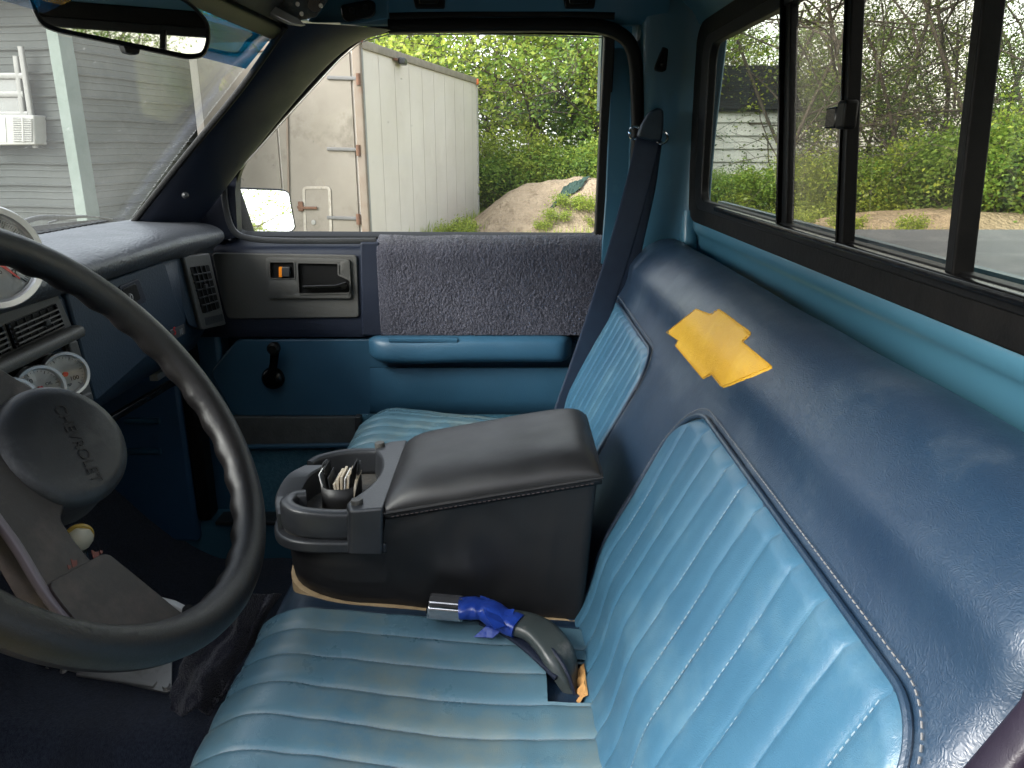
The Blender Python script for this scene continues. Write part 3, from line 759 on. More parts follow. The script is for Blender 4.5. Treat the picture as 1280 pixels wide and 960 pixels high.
dashes(st, [h.lerp(cen_, .05)+n*.0012 for h, n in ed]+[ed[0][0].lerp(cen_, .05)+ed[0][1]*.0012], ed[0][1], L=.003, gap=.002, w=.0004, h=.0004)
st.build('emblem_stitching', YELLOW, em)

# cushion
CY0, CYF = -.14, .235
def cz(x, y):
    z = -.545+.09*(y+.07)
    z += .026*math.exp(-((x-1.27)/.16)**4)*smooth01((y+.10)/.2)
    z -= .012*math.exp(-((x-.55)/.16)**2)*math.exp(-((y-.05)/.12)**2)
    z -= .03*smooth01((.33-x)/.06) + .03*smooth01((x-1.46)/.06)
    return z
RC = .060; ARC = R(98)
def cush(x, s, h=0):
    L0 = CYF-CY0
    if s <= L0:
        y = CY0+s; z = cz(x, y); dz = (cz(x, y+.005)-cz(x, y-.005))/.01; n = Vector((0, -dz, 1)).normalized()
        dx = (cz(x+.005, y)-cz(x-.005, y))/.01; n = Vector((-dx, -dz, 1)).normalized()
        return Vector((x, y, z))+n*h
    a = (s-L0)/RC
    z0 = cz(x, CYF)
    if a <= ARC:
        th = a; n = Vector((0, math.sin(th), math.cos(th)))
        return Vector((x, CYF, z0-RC))+n*(RC+h)
    e = (s-L0-ARC*RC); n = Vector((0, math.sin(ARC), math.cos(ARC))); t = Vector((0, math.cos(ARC), -math.sin(ARC)))
    return Vector((x, CYF, z0-RC))+n*(RC+h)+t*e
SMAX = CYF-CY0+ARC*RC+.10
rows = []
for x in xstations(SX0-.01, SX1+.01, .04, 70):
    e = endk(x, SX0-.01, SX1+.01, .04)
    rows.append([cush(x, s, -e+.0018*noise.noise(Vector((x*8, s*8, 0)))) for s in np.linspace(0, SMAX, 60)])
MB().grid(rows).build('cushion', NAVY, seat, angle=80)
MB().box((.9, .08, -.70), (1.18, .40, .16)).build('seat_base', CARPET, seat, bevel=.02)
SF = CYF-CY0+RC*R(62)
BX0, BX1, BY1 = .650, .714, -.036
def cush_insert(x0, x1, seams, hole=False):
    xs = sorted(set([round(v, 5) for v in list(np.linspace(x0, x1, int((x1-x0)/.0035))) + seams + [x0+.001, x1-.001, x0+.003, x1-.003]]))
    ss = sorted(set([round(v, 5) for v in list(np.linspace(0, SF, 60))+[SF-.002, SF-.005]]))
    rows = []
    for x in xs:
        ex = smooth01(min(x-x0, x1-x)/.010); row = []
        for s in ss:
            es = smooth01((SF-s)/.010)
            wr = .0028*noise.noise(Vector((x*9, s*7, 2)))+.0016*noise.noise(Vector((x*10, s*40, 7)))+.0006*noise.noise(Vector((x*55, s*38, 1)))*(1-.6*pleat(x, seams))
            row.append(cush(x, s, min(ex, es)*(.0050*pleat(x, seams)+wr+.0062)-.004*(1-min(ex, es))+.0015))
        rows.append(row)
    m = MB().grid(rows)
    if hole:
        nf = []
        for f in m.f:
            c = sum((m.v[i] for i in f), Vector())/4
            if BX0 < c.x < BX1 and -.082 < c.y < BY1: continue
            nf.append(f)
        m.f = nf
    pn = m.build('cushion_panel', SEATB, seat, angle=80)
    e = [cush(x0, s, .003) for s in np.linspace(0, SF, 40)]+[cush(x, SF, .003) for x in xs]+[cush(x1, s, .003) for s in np.linspace(SF, 0, 40)]
    MB().tube(resample(e, .008), .003, 8).build('piping', NAVY, pn)
    for x in seams[1:-1]:
        s2 = MB(); pts = [cush(x, s, .0078+.0028*noise.noise(Vector((x*9, s*7, 2)))+.0016*noise.noise(Vector((x*10, s*40, 7)))) for s in np.linspace(.0, SF-.012, 60)]
        if hole: pts = [p for p in pts if not (BX0-.004 < p.x < BX1+.004 and p.y < BY1+.004)]
        dashes(s2, pts, (0, .1, 1), lift=.0004)
        s2.build('pleat_stitching', THREAD, pn)
    return pn
cs = [.330]+[round(.780-.0445*i, 4) for i in range(10, 0, -1)]+[.780]
cush_insert(.330, .780, [c for c in cs if c >= .33], True)
cs2 = [1.06]+[round(1.06+.042*i, 4) for i in range(1, 10)]+[1.47]
cush_insert(1.06, 1.47, cs2)
# long piping along the cushion front edge
MB().tube([cush(x, CYF-CY0+RC*R(80), .002) for x in np.linspace(SX0+.03, SX1-.03, 60)], .0035, 8).build('front_piping', NAVY, seat)
# buckle pocket cut in the cushion: well, torn foam, raw vinyl rim
zz = -.545+.004
wl = MB()
c4 = [(BX0, -.082), (BX1, -.082), (BX1, BY1), (BX0, BY1)]
for (a, b) in zip(c4, c4[1:]+c4[:1]):
    wl.add([(a[0], a[1], zz), (b[0], b[1], zz), (b[0], b[1], zz-.07), (a[0], a[1], zz-.07)], [(0, 1, 2, 3)])
wl.build('pocket_wall', BLACK, seat)
MB().box(((BX0+BX1)/2, -.04, zz-.055), (.08, .10, .004)).build('pocket_floor', BLACK, seat)
rimp = rp([(BX0-.001, -.083), (BX1+.001, -.083), (BX1+.001, BY1+.001), (BX0-.001, BY1+.001)], .006)
MB().ring([(p.x, p.y, cz(p.x, p.y)+.0075) for p in rimp], [(p.x, p.y, cz(p.x, p.y)+.0055) for p in offset2(rimp, .005)], (0, 0, -.012)).build('pocket_rim', SEATB, seat, bevel=.001)
fo = MB()
rows = []
for i, x in enumerate(np.linspace(BX0+.008, BX1-.006, 12)):
    rows.append([(x, -.078+.016*(.7+.3*math.sin(i*2.1))*k, zz+.006-.02*k*k+.003*noise.noise(Vector((x*90, k*3, 0)))) for k in np.linspace(0, 1.3, 7)])
fo.grid(rows).build('torn_foam', FOAM, seat)

# =================================================================== CONSOLE
con = thing('centre_console', 'black vinyl armrest console with a padded lid and open drink tray on the bench seat', 'console', (.90, .10, -.52))
KX0, KX1 = .800, 1.005
def plan(x0, x1, y0, y1, rr, rf, n=10):
    return rp([(x0, y0), (x1, y0), (x1, y1), (x0, y1)], [rr, rr, rf, rf], n)
def zbot(y): return cz(.80, y)+.001+.004*noise.noise(Vector((y*14, 0, 3)))
def ztopc(y):
    if y < .150: return lerp(-.360, -.406, (y+.10)/.25)
    return lerp(-.446, -.452, (y-.15)/.12)
pts = plan(KX0, KX1, -.098, .284, .012, .10)
dp = []
for a, b in zip(pts, pts[1:]+pts[:1]):
    k = max(1, int((b-a).length/.008)); dp += [a.lerp(b, i/k) for i in range(k)]
extra = []
for p in dp: extra.append(p)
rows = []
for t in np.linspace(0, 1, 12):
    row = []
    for p in dp+[dp[0]]:
        z = lerp(zbot(p.y), ztopc(p.y), t)
        inw = .008*t*(1 if p.x < .9 else -1)*0
        wrx = .0022*math.sin(z*420+2*noise.noise(Vector((p.y*18, z*20, 0)))*3)*smooth01((.24-abs(p.y-.06))/.2)*.6
        tuck = .004*math.exp(-((z-zbot(p.y))/.012)**2)
        yy = p.y+(.012*(1-t) if p.y < -.05 else 0)+ (0 if p.y < .1 else -.003*(1-t))
        row.append(Vector((p.x+(tuck+wrx if p.x < .9 else -tuck), yy, z)))
    rows.append(row)
m = MB().grid(rows)
top = [Vector((p.x, p.y, ztopc(p.y))) for p in dp]
m.add([Vector((p.x, p.y, ztopc(p.y)-.001)) for p in dp]+[Vector((.9, p.y, ztopc(p.y)-.001)) for p in dp], [(i, (i+1) % len(dp), len(dp)+(i+1) % len(dp), len(dp)+i) for i in range(len(dp))])
m.build('console_body', BLACKV, con, angle=60)
# raw board showing under the vinyl
bp = [Vector((p.x, p.y)) for p in offset2(dp, -.004)]
MB().ring([(p.x+.02*(1 if p.x < .9 else -1), p.y, cz(.8, min(p.y, .25))+.001) for p in bp], [(p.x, p.y, cz(.8, min(p.y, .25))+.001) for p in offset2(bp, .0045)], (0, 0, -.016)).build('base_board', WOOD, con)
# lid: padded
LX0, LX1, LY0, LY1 = .798, 1.008, -.102, .150
def lidz(x, y, top=True):
    b = lerp(-.362, -.4075, (y-LY0)/(LY1-LY0))
    fx = abs(2*(x-LX0)/(LX1-LX0)-1); fyy = abs(2*(y-LY0)/(LY1-LY0)-1)
    k = (max(0, 1-fx**4.6))**.5*(max(0, 1-fyy**7))**.5
    return b + (.006+.031*k if top else -.002)
rows = []
def clus(a, b, n):
    return [lerp(a, b, .5-.5*math.cos(math.pi*i/n)) for i in range(n+1)]
for x in clus(LX0, LX1, 34):
    rows.append([Vector((x, y, lidz(x, y)+.0012*noise.noise(Vector((x*25, y*25, 0))))) for y in clus(LY0, LY1, 40)])
lid = MB().grid(rows)
per = rp([(LX0, LY0), (LX1, LY0), (LX1, LY1), (LX0, LY1)], .003)
ldo = lid.build('console_lid', BLACKV, con, angle=80)
edge = []
for (a, b) in zip([(LX0, LY0), (LX1, LY0), (LX1, LY1), (LX0, LY1)], [(LX1, LY0), (LX1, LY1), (LX0, LY1), (LX0, LY0)]):
    for t in np.linspace(0, 1, 20)[:-1]: edge.append(Vector((lerp(a[0], b[0], t), lerp(a[1], b[1], t), 0)))
sk = MB(); n = len(edge)
sk.add([Vector((p.x, p.y, lidz(p.x, p.y)+.0005)) for p in edge]+[Vector((p.x, p.y, lidz(p.x, p.y)-.008)) for p in edge], [(i, (i+1) % n, n+(i+1) % n, n+i) for i in range(n)])
sk.build('lid_band', BLACKV, ldo, solid=.002)
MB().tube([Vector((p.x, p.y, lidz(p.x, p.y)+.000)) for p in edge], .0022, 8, closed=True).build('lid_piping', BLACKV, ldo)
ls = MB(); dashes(ls, [Vector((LX0-.003, y, lidz(LX0, y)-.004)) for y in np.linspace(LY0+.01, LY1-.01, 20)], (-1, 0, 0)); ls.build('lid_stitching', THREADD, ldo)

# drink tray
TR = mat('tray_plastic', (.024, .026, .030), .36, col2=(.032, .034, .038), nscale=20, bump=.12, bscale=300, stain=(.07, .062, .052), stscale=18, stlo=.70, sthi=.8)
tray = thing('drink_tray', 'dark grey plastic drink tray with two curved arms at the front of the console', 'drink tray', (.90, .21, -.45))
op = rp([(KX0-.003, .146), (KX1+.003, .146), (KX1+.003, .292), (KX0-.003, .292)], [.004, .004, .085, .105], 12)
MB().prism([(p.x, p.y, -.4385) for p in op], (0, 0, -.014)).build('tray_base', TR, tray, bevel=.004, seg=3)
DUST = mat('dusty_tray_floor', (.12, .105, .085), .9, col2=(.05, .05, .05), nscale=30, bump=.5, bscale=200)
MB().prism([(p.x, p.y, -.4368) for p in offset2(op, -.010)], (0, 0, -.001)).build('tray_floor', DUST, tray)
# near arm, hooked at its front end
zt = -.422
arm = cr([(KX0+.014, .176, zt), (KX0+.012, .21, zt), (KX0+.016, .248, zt+.002), (KX0+.032, .268, zt+.004), (KX0+.052, .266, zt+.004), (KX0+.058, .252, zt+.004)], 6)
MB().sweep(arm, .0085, .0175, up=(0, 0, 1), power=5).build('tray_arm', TR, tray, angle=50)
arm2 = cr([(KX1-.012, .176, zt+.004), (KX1-.010, .20, zt+.004), (KX1-.014, .232, zt+.004), (KX1-.028, .262, zt+.002), (KX1-.042, .272, zt)], 6)
MB().sweep(arm2, .007, .0175, up=(0, 0, 1), power=5).build('tray_arm', TR, tray, angle=50)
# tall front lip
lipc = cr([(KX0+.030, .276, 0), (KX0+.065, .287, 0), (KX0+.105, .284, 0), (KX0+.135, .270, 0)], 6)
rows = []
for i, p in enumerate(lipc):
    t = i/(len(lipc)-1); ztp = lerp(-.418, -.400, smooth01(t*1.3))
    rows.append([(p.x, p.y+.004, -.446), (p.x, p.y+.005, ztp-.002), (p.x+.001, p.y+.003, ztp), (p.x+.004, p.y-.022, ztp-.001), (p.x+.004, p.y-.024, ztp-.003), (p.x+.004, p.y-.022, -.436)])
lp = MB().grid(rows); nc_ = 6
lp.f.append(tuple(range(nc_))); lp.f.append(tuple((len(rows)-1)*nc_+k for k in range(nc_)))
lp.build('tray_lip', TR, tray, angle=40)
# yoke in front of the lid
yp = [(KX0-.006, .147), (KX1+.004, .147), (KX1+.004, .172), (KX1-.016, .190), (.945, .172), (.905, .166), (.862, .172), (KX0+.018, .194), (KX0-.006, .186)]
yy_ = rp(yp, [.004, .004, .006, .008, .02, .02, .02, .008, .006], 6)
ym = MB(); top = [Vector((p.x, p.y, -.392-.10*(p.y-.147))) for p in yy_]
botm = [Vector((p.x-(.004 if p.x < .82 else 0), p.y+.003, -.448)) for p in yy_]
ym.add(top+botm, [tuple(range(len(yy_)))]+[(i, (i+1) % len(yy_), len(yy_)+(i+1) % len(yy_), len(yy_)+i) for i in range(len(yy_))])
ym.build('tray_yoke', TR, tray, bevel=.003, seg=3)
for (x, y) in ((KX0+.013, .180), (KX1-.012, .183)):
    MB().lathe([(.0001, .010), (.0062, .010), (.0070, .0085), (.0068, .001), (.0075, -.006)], (x, y, -.400), (0, .05, 1), 20).build('tray_knob', GREYP, tray)
# folded card wallet standing in the tray
wlt = thing('card_wallet', 'open black wallet stuffed with papers and cards, standing in the drink tray', 'wallet', (.90, .215, -.436))
WC = Vector((.890, .214, -.418))
wpts = []
for a in np.linspace(R(160), R(380), 16):
    pass
fold = cr([(-.036, .024), (-.040, .006), (-.036, -.012), (-.018, -.022), (.006, -.023), (.024, -.016), (.032, .002), (.030, .020)], 6)
wv = []
rows = []
for p in fold: rows.append([(WC.x+p[1]*1.0+.0, WC.y-p[0]*.68, WC.z-.020+(.0 if k_ == 0 else .056-.022*smooth01((.016-p[1])/.036))) for k_ in (0, 1)])
wb = MB().grid(rows).build('wallet_cover', BLACKV, wlt, solid=.0022)
PAPER = mat('aged_paper', (.62, .57, .48), .85, col2=(.42, .33, .22), nscale=40)
CARD = mat('white_card', (.75, .75, .73), .6)
for k, (dx, mt, h) in enumerate(((-.030, CARD, .052), (-.022, BLACK, .058), (-.017, DGREY, .048), (-.008, PAPER, .040), (-.003, PAPER, .046), (.003, PAPER, .049), (.008, CARD, .047), (.013, PAPER, .050), (.018, BLACK, .060), (.024, PAPER, .045))):
    y = WC.y-dx*.68; M = Matrix.Rotation(R(-10+k*2.4), 3, 'X')
    nm = 'card' if mt in (CARD,) else ('divider' if mt in (BLACK, DGREY) else 'paper')
    MB().box((WC.x, y, WC.z-.020+h/2), (.036-.0006*abs(dx*1000)*.3, .0014 if mt != PAPER else .0028, h), M).build(nm, mt, wlt)

# =================================================================== SEAT BUCKLE
bk = thing('seat_belt_buckle', 'chrome belt buckle wrapped in torn blue tape on its dark vinyl sleeve', 'belt buckle', (.75, 0, -.54))
SLV = leather('sleeve_vinyl', (.03, .038, .038), (.04, .05, .05), .36, wear=(.24, .22, .20), cell=400, bump=.2, wscale=13, wlo=.52, whi=.74)
def BP(u, v, z): return PZ(u, v, z)
spath = cr([BP(718, 905, -.60), BP(714, 862, -.555), BP(699, 820, -.520), BP(672, 788, -.508), BP(640, 777, -.508), BP(616, 771, -.510)], 6)
nS = len(spath)
MB().sweep(spath, [lerp(.0185, .0195, min(1, i/8)) if i < nS*.7 else lerp(.0195, .014, (i/nS-.7)/.3) for i in range(nS)], [.009 if i < nS*.8 else .008 for i in range(nS)], up=(.12, .12, 1), power=3).build('sleeve', SLV, bk)
seam_ = [p+Vector((-.0185, -.004, .001)) for p in spath[3:-5]]
MB().tube(seam_, .0022, 6).build('sleeve_seam', NAVYP, bk)
# second strap lying under it
MB().sweep(cr([BP(700, 845, -.53), BP(660, 808, -.52), BP(628, 786, -.520), BP(604, 776, -.522)], 6), .008, .0025, up=(0, 0, 1)).build('inner_strap', NAVYP, bk)
tp = cr([BP(648, 783, -.506), BP(626, 773, -.503), BP(607, 762, -.500), BP(592, 760, -.500), BP(574, 761, -.501)], 6)
nt_ = len(tp)
rows = []
tm = MB().sweep(tp, [.0160+.0010*math.sin(i*.9) for i in range(nt_)], [.0100+.0008*math.sin(i*.7+1) for i in range(nt_)], up=(.1, 0, 1), power=2.6, seg=20)
tm.v = [p+Vector((0, 0, 1))*.0018*noise.noise(p*160) for p in tm.v]
tmo = tm.build('tape_wrap', TAPE, bk, angle=70)
# torn flaps
def flap(pxs, z, dz, name='tape_flap'):
    ps = [BP(u, v, z+d) for (u, v), d in zip(pxs, dz)]
    mk(name, ps, [tuple(range(len(ps)))], TAPE, tmo, solid=.0012, smooth=False)
flap([(618, 772), (634, 782), (616, 797), (592, 796), (606, 784)], -.512, [.006, .006, -.004, -.008, .0])
flap([(622, 764), (643, 762), (636, 787), (624, 782)], -.500, [.004, .006, .0, .0])
flap([(600, 744), (612, 748), (632, 782), (618, 786), (606, 768)], -.494, [.0, .002, -.002, -.002, .004])
b0 = BP(580, 761, -.503); b1 = BP(535, 757, -.499)
dd = (b1-b0).normalized(); sd = dd.cross(Vector((0, 0, 1))).normalized(); uu = Vector((sd.cross(dd))).normalized()
if uu.z < 0: uu = -uu
Mx = Matrix((dd, sd, uu)).transposed()
BRU = mat('brushed_buckle', (.62, .63, .65), .22, metal=1, col2=(.5, .5, .52), nscale=60, bump=.1, bscale=300)
bd = MB().box((b0+b1)/2, ((b1-b0).length, .032, .017), Mx).build('buckle_body', BRU, bk, bevel=.003, seg=3)
MB().box((b0+b1)/2+uu*.0088, ((b1-b0).length*.96, .012, .0016), Mx).build('release_bar', CHROME, bd, bevel=.0006)
MB().box(b1+dd*.0003, (.0012, .024, .006), Mx).build('tongue_slot', BLACKG, bd)

# =================================================================== PASSENGER SEAT BELT
sb = thing('seat_belt', 'dark blue shoulder belt hanging from its guide behind the passenger seat', 'seat belt', PX(810, 170, 1.45))
GUIDE = mat('guide_plastic', (.016, .03, .045), .42, nscale=30, bump=.2, bscale=300)
gpx = rp([(797, 171), (801, 158), (812, 140), (822, 134), (830, 137), (830, 160), (827, 177), (812, 176)], [4, 8, 8, 6, 6, 8, 4, 4])
MB().prism([PX(p.x, p.y, 1.432) for p in gpx], (.022, 0, 0)).build('belt_guide', GUIDE, sb, bevel=.005, seg=3)
def torus(c, ax, R_, r_, a0=0, a1=360):
    ax = Vector(ax).normalized(); x = ax.orthogonal().normalized(); y = ax.cross(x)
    return [Vector(c)+x*R_*math.cos(R(a))+y*R_*math.sin(R(a)) for a in np.linspace(a0, a1, 26)]
for (u, v) in ((794, 166), (827, 172)):
    m_ = MB(); m_.tube(torus(PX(u, v, 1.445), (-1, .1, .1), .0105, 0)[:-1], .0024, 8, closed=True); m_.build('guide_ring', CHROME, sb)
def belt(pa, w, name, m):
    return MB().sweep(pa, w, .0011, up=(-1, -.2, 0), power=6, seg=12).build(name, m, sb, angle=50)
belt(cr([PX(811, 173, 1.445), PX(796, 235, 1.440), PX(774, 315, 1.43), PX(750, 390, 1.41), PX(728, 455, 1.40), PX(705, 520, 1.395)], 6), .0235, 'front_webbing', WEB)
belt(cr([PX(814, 175, 1.456), PX(806, 235, 1.462), PX(792, 300, 1.468), PX(778, 370, 1.47), PX(762, 440, 1.47)], 6), .021, 'rear_webbing', WEB)

# =================================================================== TOWEL ON THE DOOR
ty0 = PX(473, 300, 1.56).y; ty1 = PX(757, 300, 1.56).y
prof = cr([(1.600, -.1770), (1.585, -.1730), (1.565, -.1750), (1.548, -.184), (1.538, -.198), (1.535, -.215), (1.533, -.26), (1.531, -.31), (1.530, -.362), (1.532, -.3685)], 12)
rows = []
rnd = random.Random(5)
ys = np.linspace(ty0, ty1, 300)
P2 = resample([Vector((0, p[0], p[1])) for p in prof], .0019)
for i, y in enumerate(ys):
    row = []
    for j, p in enumerate(P2):
        t_ = (P2[min(j+1, len(P2)-1)]-P2[max(0, j-1)]).normalized(); nrm = Vector((t_.z, 0, -t_.y)) ; nrm = Vector((0, t_.z, -t_.y))
        nx, nz = t_.z, -t_.y
        if nx > 0 and j > 8: nx, nz = -nx, -nz
        n_ = Vector((min(nx, 0) if j > 4 else nx, 0, abs(nz)))
        hem = 1 if i > 12 else .2
        d = .0004*noise.noise(Vector((y*260, p.y*260, p.z*260)))*hem + .0006*noise.noise(Vector((y*110, p.y*110, p.z*110)))*hem + .004*noise.noise(Vector((y*9, 0, p.z*9)))
        lean = .013*smooth01((-p.z-.18)/.2)*(1 if i > 250 else 0)*0
        d += .0013*rnd.uniform(-1, 1)*hem
        row.append(Vector((p.y, y+.006*(p.z+.2)*(1 if i < 150 else 3.0)*(1 if i > 150 else 1), p.z))+n_*(d+.002))
    rows.append(row)
tw = MB().grid(rows).build('door_towel', TOWEL, None, angle=180, origin=(1.55, (ty0+ty1)/2, -.36), solid=.003)
tag(tw, 'purplish grey terry towel draped over the passenger door ledge under the window', 'towel')

# dark towel bunched beside the seat
rows = []
for i, a in enumerate(np.linspace(0, 1, 110)):
    row = []
    for j, b in enumerate(np.linspace(0, 1, 80)):
        uL = lerp(262, 214, smooth01(b*1.15)); uR = lerp(352, 268, b)
        u = lerp(uL, uR, a)+5*noise.noise(Vector((b*6, a*2, 1))); v = lerp(742, 892-14*abs(a-.4), b)+ (6*math.sin(a*9)*b)
        X = lerp(.905, .80, b)-.03*math.sin(a*math.pi)
        p = PX(u, v, X)
        f_ = .026*noise.noise(Vector((a*3.2, b*2.4, 4)))+.010*noise.noise(Vector((a*6, b*5, 9)))+.0016*noise.noise(Vector((a*60, b*60, 2)))
        row.append(p+Vector((-f_, 0, f_*.8)))
    rows.append(row)
tw2 = MB().grid(rows).build('floor_towel', TOWELD, None, angle=180, origin=(.86, .33, -.70), solid=.004)
tag(tw2, 'crumpled dark navy towel bunched on the floor hump at the front of the seat', 'towel')
# =================================================================== STEERING WHEEL
WC0 = Vector((.5875, .3555, -.2195)); WRAD = .189; yaw_, tilt_ = -.036, .6165
WN = Vector((math.sin(yaw_)*math.cos(tilt_), -math.cos(yaw_)*math.cos(tilt_), math.sin(tilt_)))
WA = Vector((math.cos(yaw_), math.sin(yaw_), 0)); WBv = WN.cross(WA)
sw = thing('steering_wheel', 'worn black steering wheel with finger grips, wide spokes and round hub pad', 'steering wheel', WC0)
def WP(u, v, off=0): return PP(u, v, WC0+WN*off, WN)
def W2(p): q = p-WC0; return (q.dot(WA), q.dot(WBv))
def WL(x, y, h=0): return WC0+WA*x+WBv*y+WN*h
rows = []
for i in range(260):
    th = 2*math.pi*i/260; row = []
    e = WA*math.cos(th)+WBv*math.sin(th); c = WC0+e*WRAD
    for k in range(22):
        ph = 2*math.pi*k/21 if k < 21 else 0
        inn = max(0, -math.cos(ph-.75))
        r = .0158*(1+.02*math.cos(2*ph)) + .0014*inn**5*math.cos(th*34)
        row.append(c + e*r*math.cos(ph) + WN*r*math.sin(ph))
    rows.append(row)
MB().grid(rows, closed_u=True).build('rim', RIMM, sw, angle=80)
SPK = leather('spoke_vinyl', (.010, .009, .0095), (.024, .018, .017), .44, wear=(.070, .050, .043), cell=500, bump=.2, wscale=22, wlo=.50, whi=.78)
EDGE = mat('edge_highlight', (.12, .10, .11), .45, col2=(.12, .10, .11), nscale=40)  # pale colour paints the highlight along the spoke's side face
up_px = [(-40, 520), (-60, 590), (-2, 632), (30, 676), (62, 730), (76, 748), (148, 712), (124, 690), (106, 668), (88, 640), (96, 612), (120, 560), (70, 500)]
lo_px = [(62, 728), (78, 752), (112, 792), (160, 800), (262, 788), (224, 762), (180, 726), (138, 692), (128, 692)]
def rotW(p):
    a = R(-50); return (p[0]*math.cos(a)-p[1]*math.sin(a), p[0]*math.sin(a)+p[1]*math.cos(a))
q_ = W2(WP(170, 790)); print('SPOKE angle', math.degrees(math.atan2(q_[1], q_[0])))
def plate_h(px, h0, h1, r, mir=False):
    P = [W2(WP(u, v)) for u, v in px]
    if mir: P = [rotW(p) for p in P]
    P = rp(P, r, 5)
    return MB().prism([WL(p.x, p.y, h0) for p in P], WN*(h1-h0))
for mir in (False, True):
    s_ = plate_h(up_px, -.030, -.010, .004, mir).build('spoke', SPK, sw, bevel=.004, seg=3)
    plate_h(lo_px, -.026, -.001, .006, mir).build('spoke_pad', RIMM if False else SPK, s_, bevel=.005, seg=3)
    pts = [W2(WP(u, v)) for u, v in ((-2, 634), (30, 678), (62, 731), (84, 760), (116, 794))]
    if mir: pts = [rotW(p) for p in pts]
    if not mir: MB().sweep(cr([WL(p[0]+.001*(1 if mir else -1)*0, p[1], -.007) for p in pts], 4), .0028, .0035, up=WN).build('spoke_edge', EDGE, s_)
HUBM = leather('hub_vinyl', (.010, .011, .013), (.018, .019, .021), .42, wear=(.05, .05, .048), cell=500, bump=.25, wscale=16, wlo=.52, whi=.72)
hc = WP(80, 556, 0)
for (u_, v_, s__) in ((92, 704, .004), (119, 694, .005), (86, 709, .0022), (126, 690, .002)):
    c_ = WP(u_, v_, -.0103); q_ = rp([(-1, -.5), (.2, -.7), (1, .1), (.3, .3), (.1, 1), (-.5, .2)], .2, 2)
    MB().prism([c_+WA*p.x*s__+WBv*p.y*s__ for p in q_], WN*.0006).build('wear_mark', mat('red_wear', (.14, .035, .025), .6), sw)
hub = MB().lathe([(.0001, .008), (.025, .0079), (.040, .0070), (.0475, .0042), (.0510, .0), (.0520, -.006), (.0515, -.022), (.054, -.040), (.05, -.05)], hc, WN + Vector((-.25, .1, -.05)), 56).build('hub_pad', HUBM, sw, angle=70)
hx = (WN + Vector((-.25, .1, -.05))).normalized()
def text_mesh(name, body, size, pos, xdir, zdir, m, parent, depth=.0004, font_align='CENTER', shear=0):
    cu = bpy.data.curves.new(name, 'FONT'); cu.body = body; cu.size = size; cu.extrude = depth; cu.align_x = font_align; cu.align_y = 'CENTER'; cu.shear = shear
    t = bpy.data.objects.new(name, cu); C.objects.link(t)
    bpy.context.view_layer.update()
    me = bpy.data.meshes.new_from_object(t.evaluated_get(bpy.context.evaluated_depsgraph_get()))
    bpy.data.objects.remove(t)
    x = Vector(xdir).normalized(); z = Vector(zdir).normalized(); y = z.cross(x).normalized(); x = y.cross(z)
    M = Matrix((x, y, z)).transposed()
    vs = [Vector(pos)+M @ v.co for v in me.vertices]; fs = [tuple(p.vertices) for p in me.polygons]
    return mk(name, vs, fs, m, parent, smooth=False)
EMB = mat('embossed_letters', (.015, .0135, .014), .38, spec=.5)
ta = PP(72, 506, hc+hx*.0080, hx); tb = PP(124, 602, hc+hx*.0098, hx)
text_mesh('hub_lettering', 'CHEVROLET', .0125, (ta+tb)/2, (tb-ta), hx, EMB, hub, .0003)
# column, shroud and stalk
col = thing('steering_column', 'dark steering column with plastic shroud and stalks ahead of the wheel', 'steering column', WC0-WN*.12)
MB().lathe([(.030, -.03), (.034, -.05), (.052, -.075), (.058, -.11), (.062, -.26), (.045, -.32)], WC0, WN, 30).build('column_shroud', NAVYP, col)
MB().tube([WC0-WN*.09, WC0-WN*.09-WA*.10+WN*.01, WC0-WN*.09-WA*.19+WN*.02], .005, 8, up=WN).build('turn_stalk', BLACK, col)

# =================================================================== DASHBOARD
dash = thing('dashboard', 'padded dark dashboard with glovebox, grey vent bezels and a navy lower face', 'dashboard', (1.0, .66, -.35))
rows = []
for x in np.linspace(.22, 1.535, 60):
    k = smooth01((x-1.30)/.24); c = smooth01((.72-x)/.12)
    dy = -.004+.018*k; dz = -.016*k + .030*c
    rows.append([Vector((x, p[0]+dy*(1 if i < 5 else .3), p[1]+dz*(1 if i < 8 else .4))) for i, p in enumerate(cr([(.625, -.190), (.600, -.186), (.578, -.178), (.564, -.163), (.570, -.147), (.598, -.136), (.66, -.130), (.74, -.128), (.86, -.150)], 5))])
pad = MB().grid(rows).build('top_pad', TOPPAD, dash, angle=60)
# defroster slots
ds = MB()
for i in range(26): ds.box((.95+i*.018, .735, -.1262), (.010, .02, .002))
ds.build('defroster_grille', BLACK, pad)
body = [(.615, -.18), (.604, -.195), (.604, -.300), (.612, -.345), (.640, -.385), (.70, -.405), (.92, -.41), (.92, -.15)]
rows = [[Vector((x, p[0], p[1])) for p in body] for x in (.25, 1.50)]
m = MB().grid(rows); m.f += [tuple(range(8)), tuple(range(8, 16))]
m.build('dash_body', DASHN, dash, angle=40)
YF = .600
def DY(pts, Y): return [PY(p[0], p[1], Y) for p in pts]
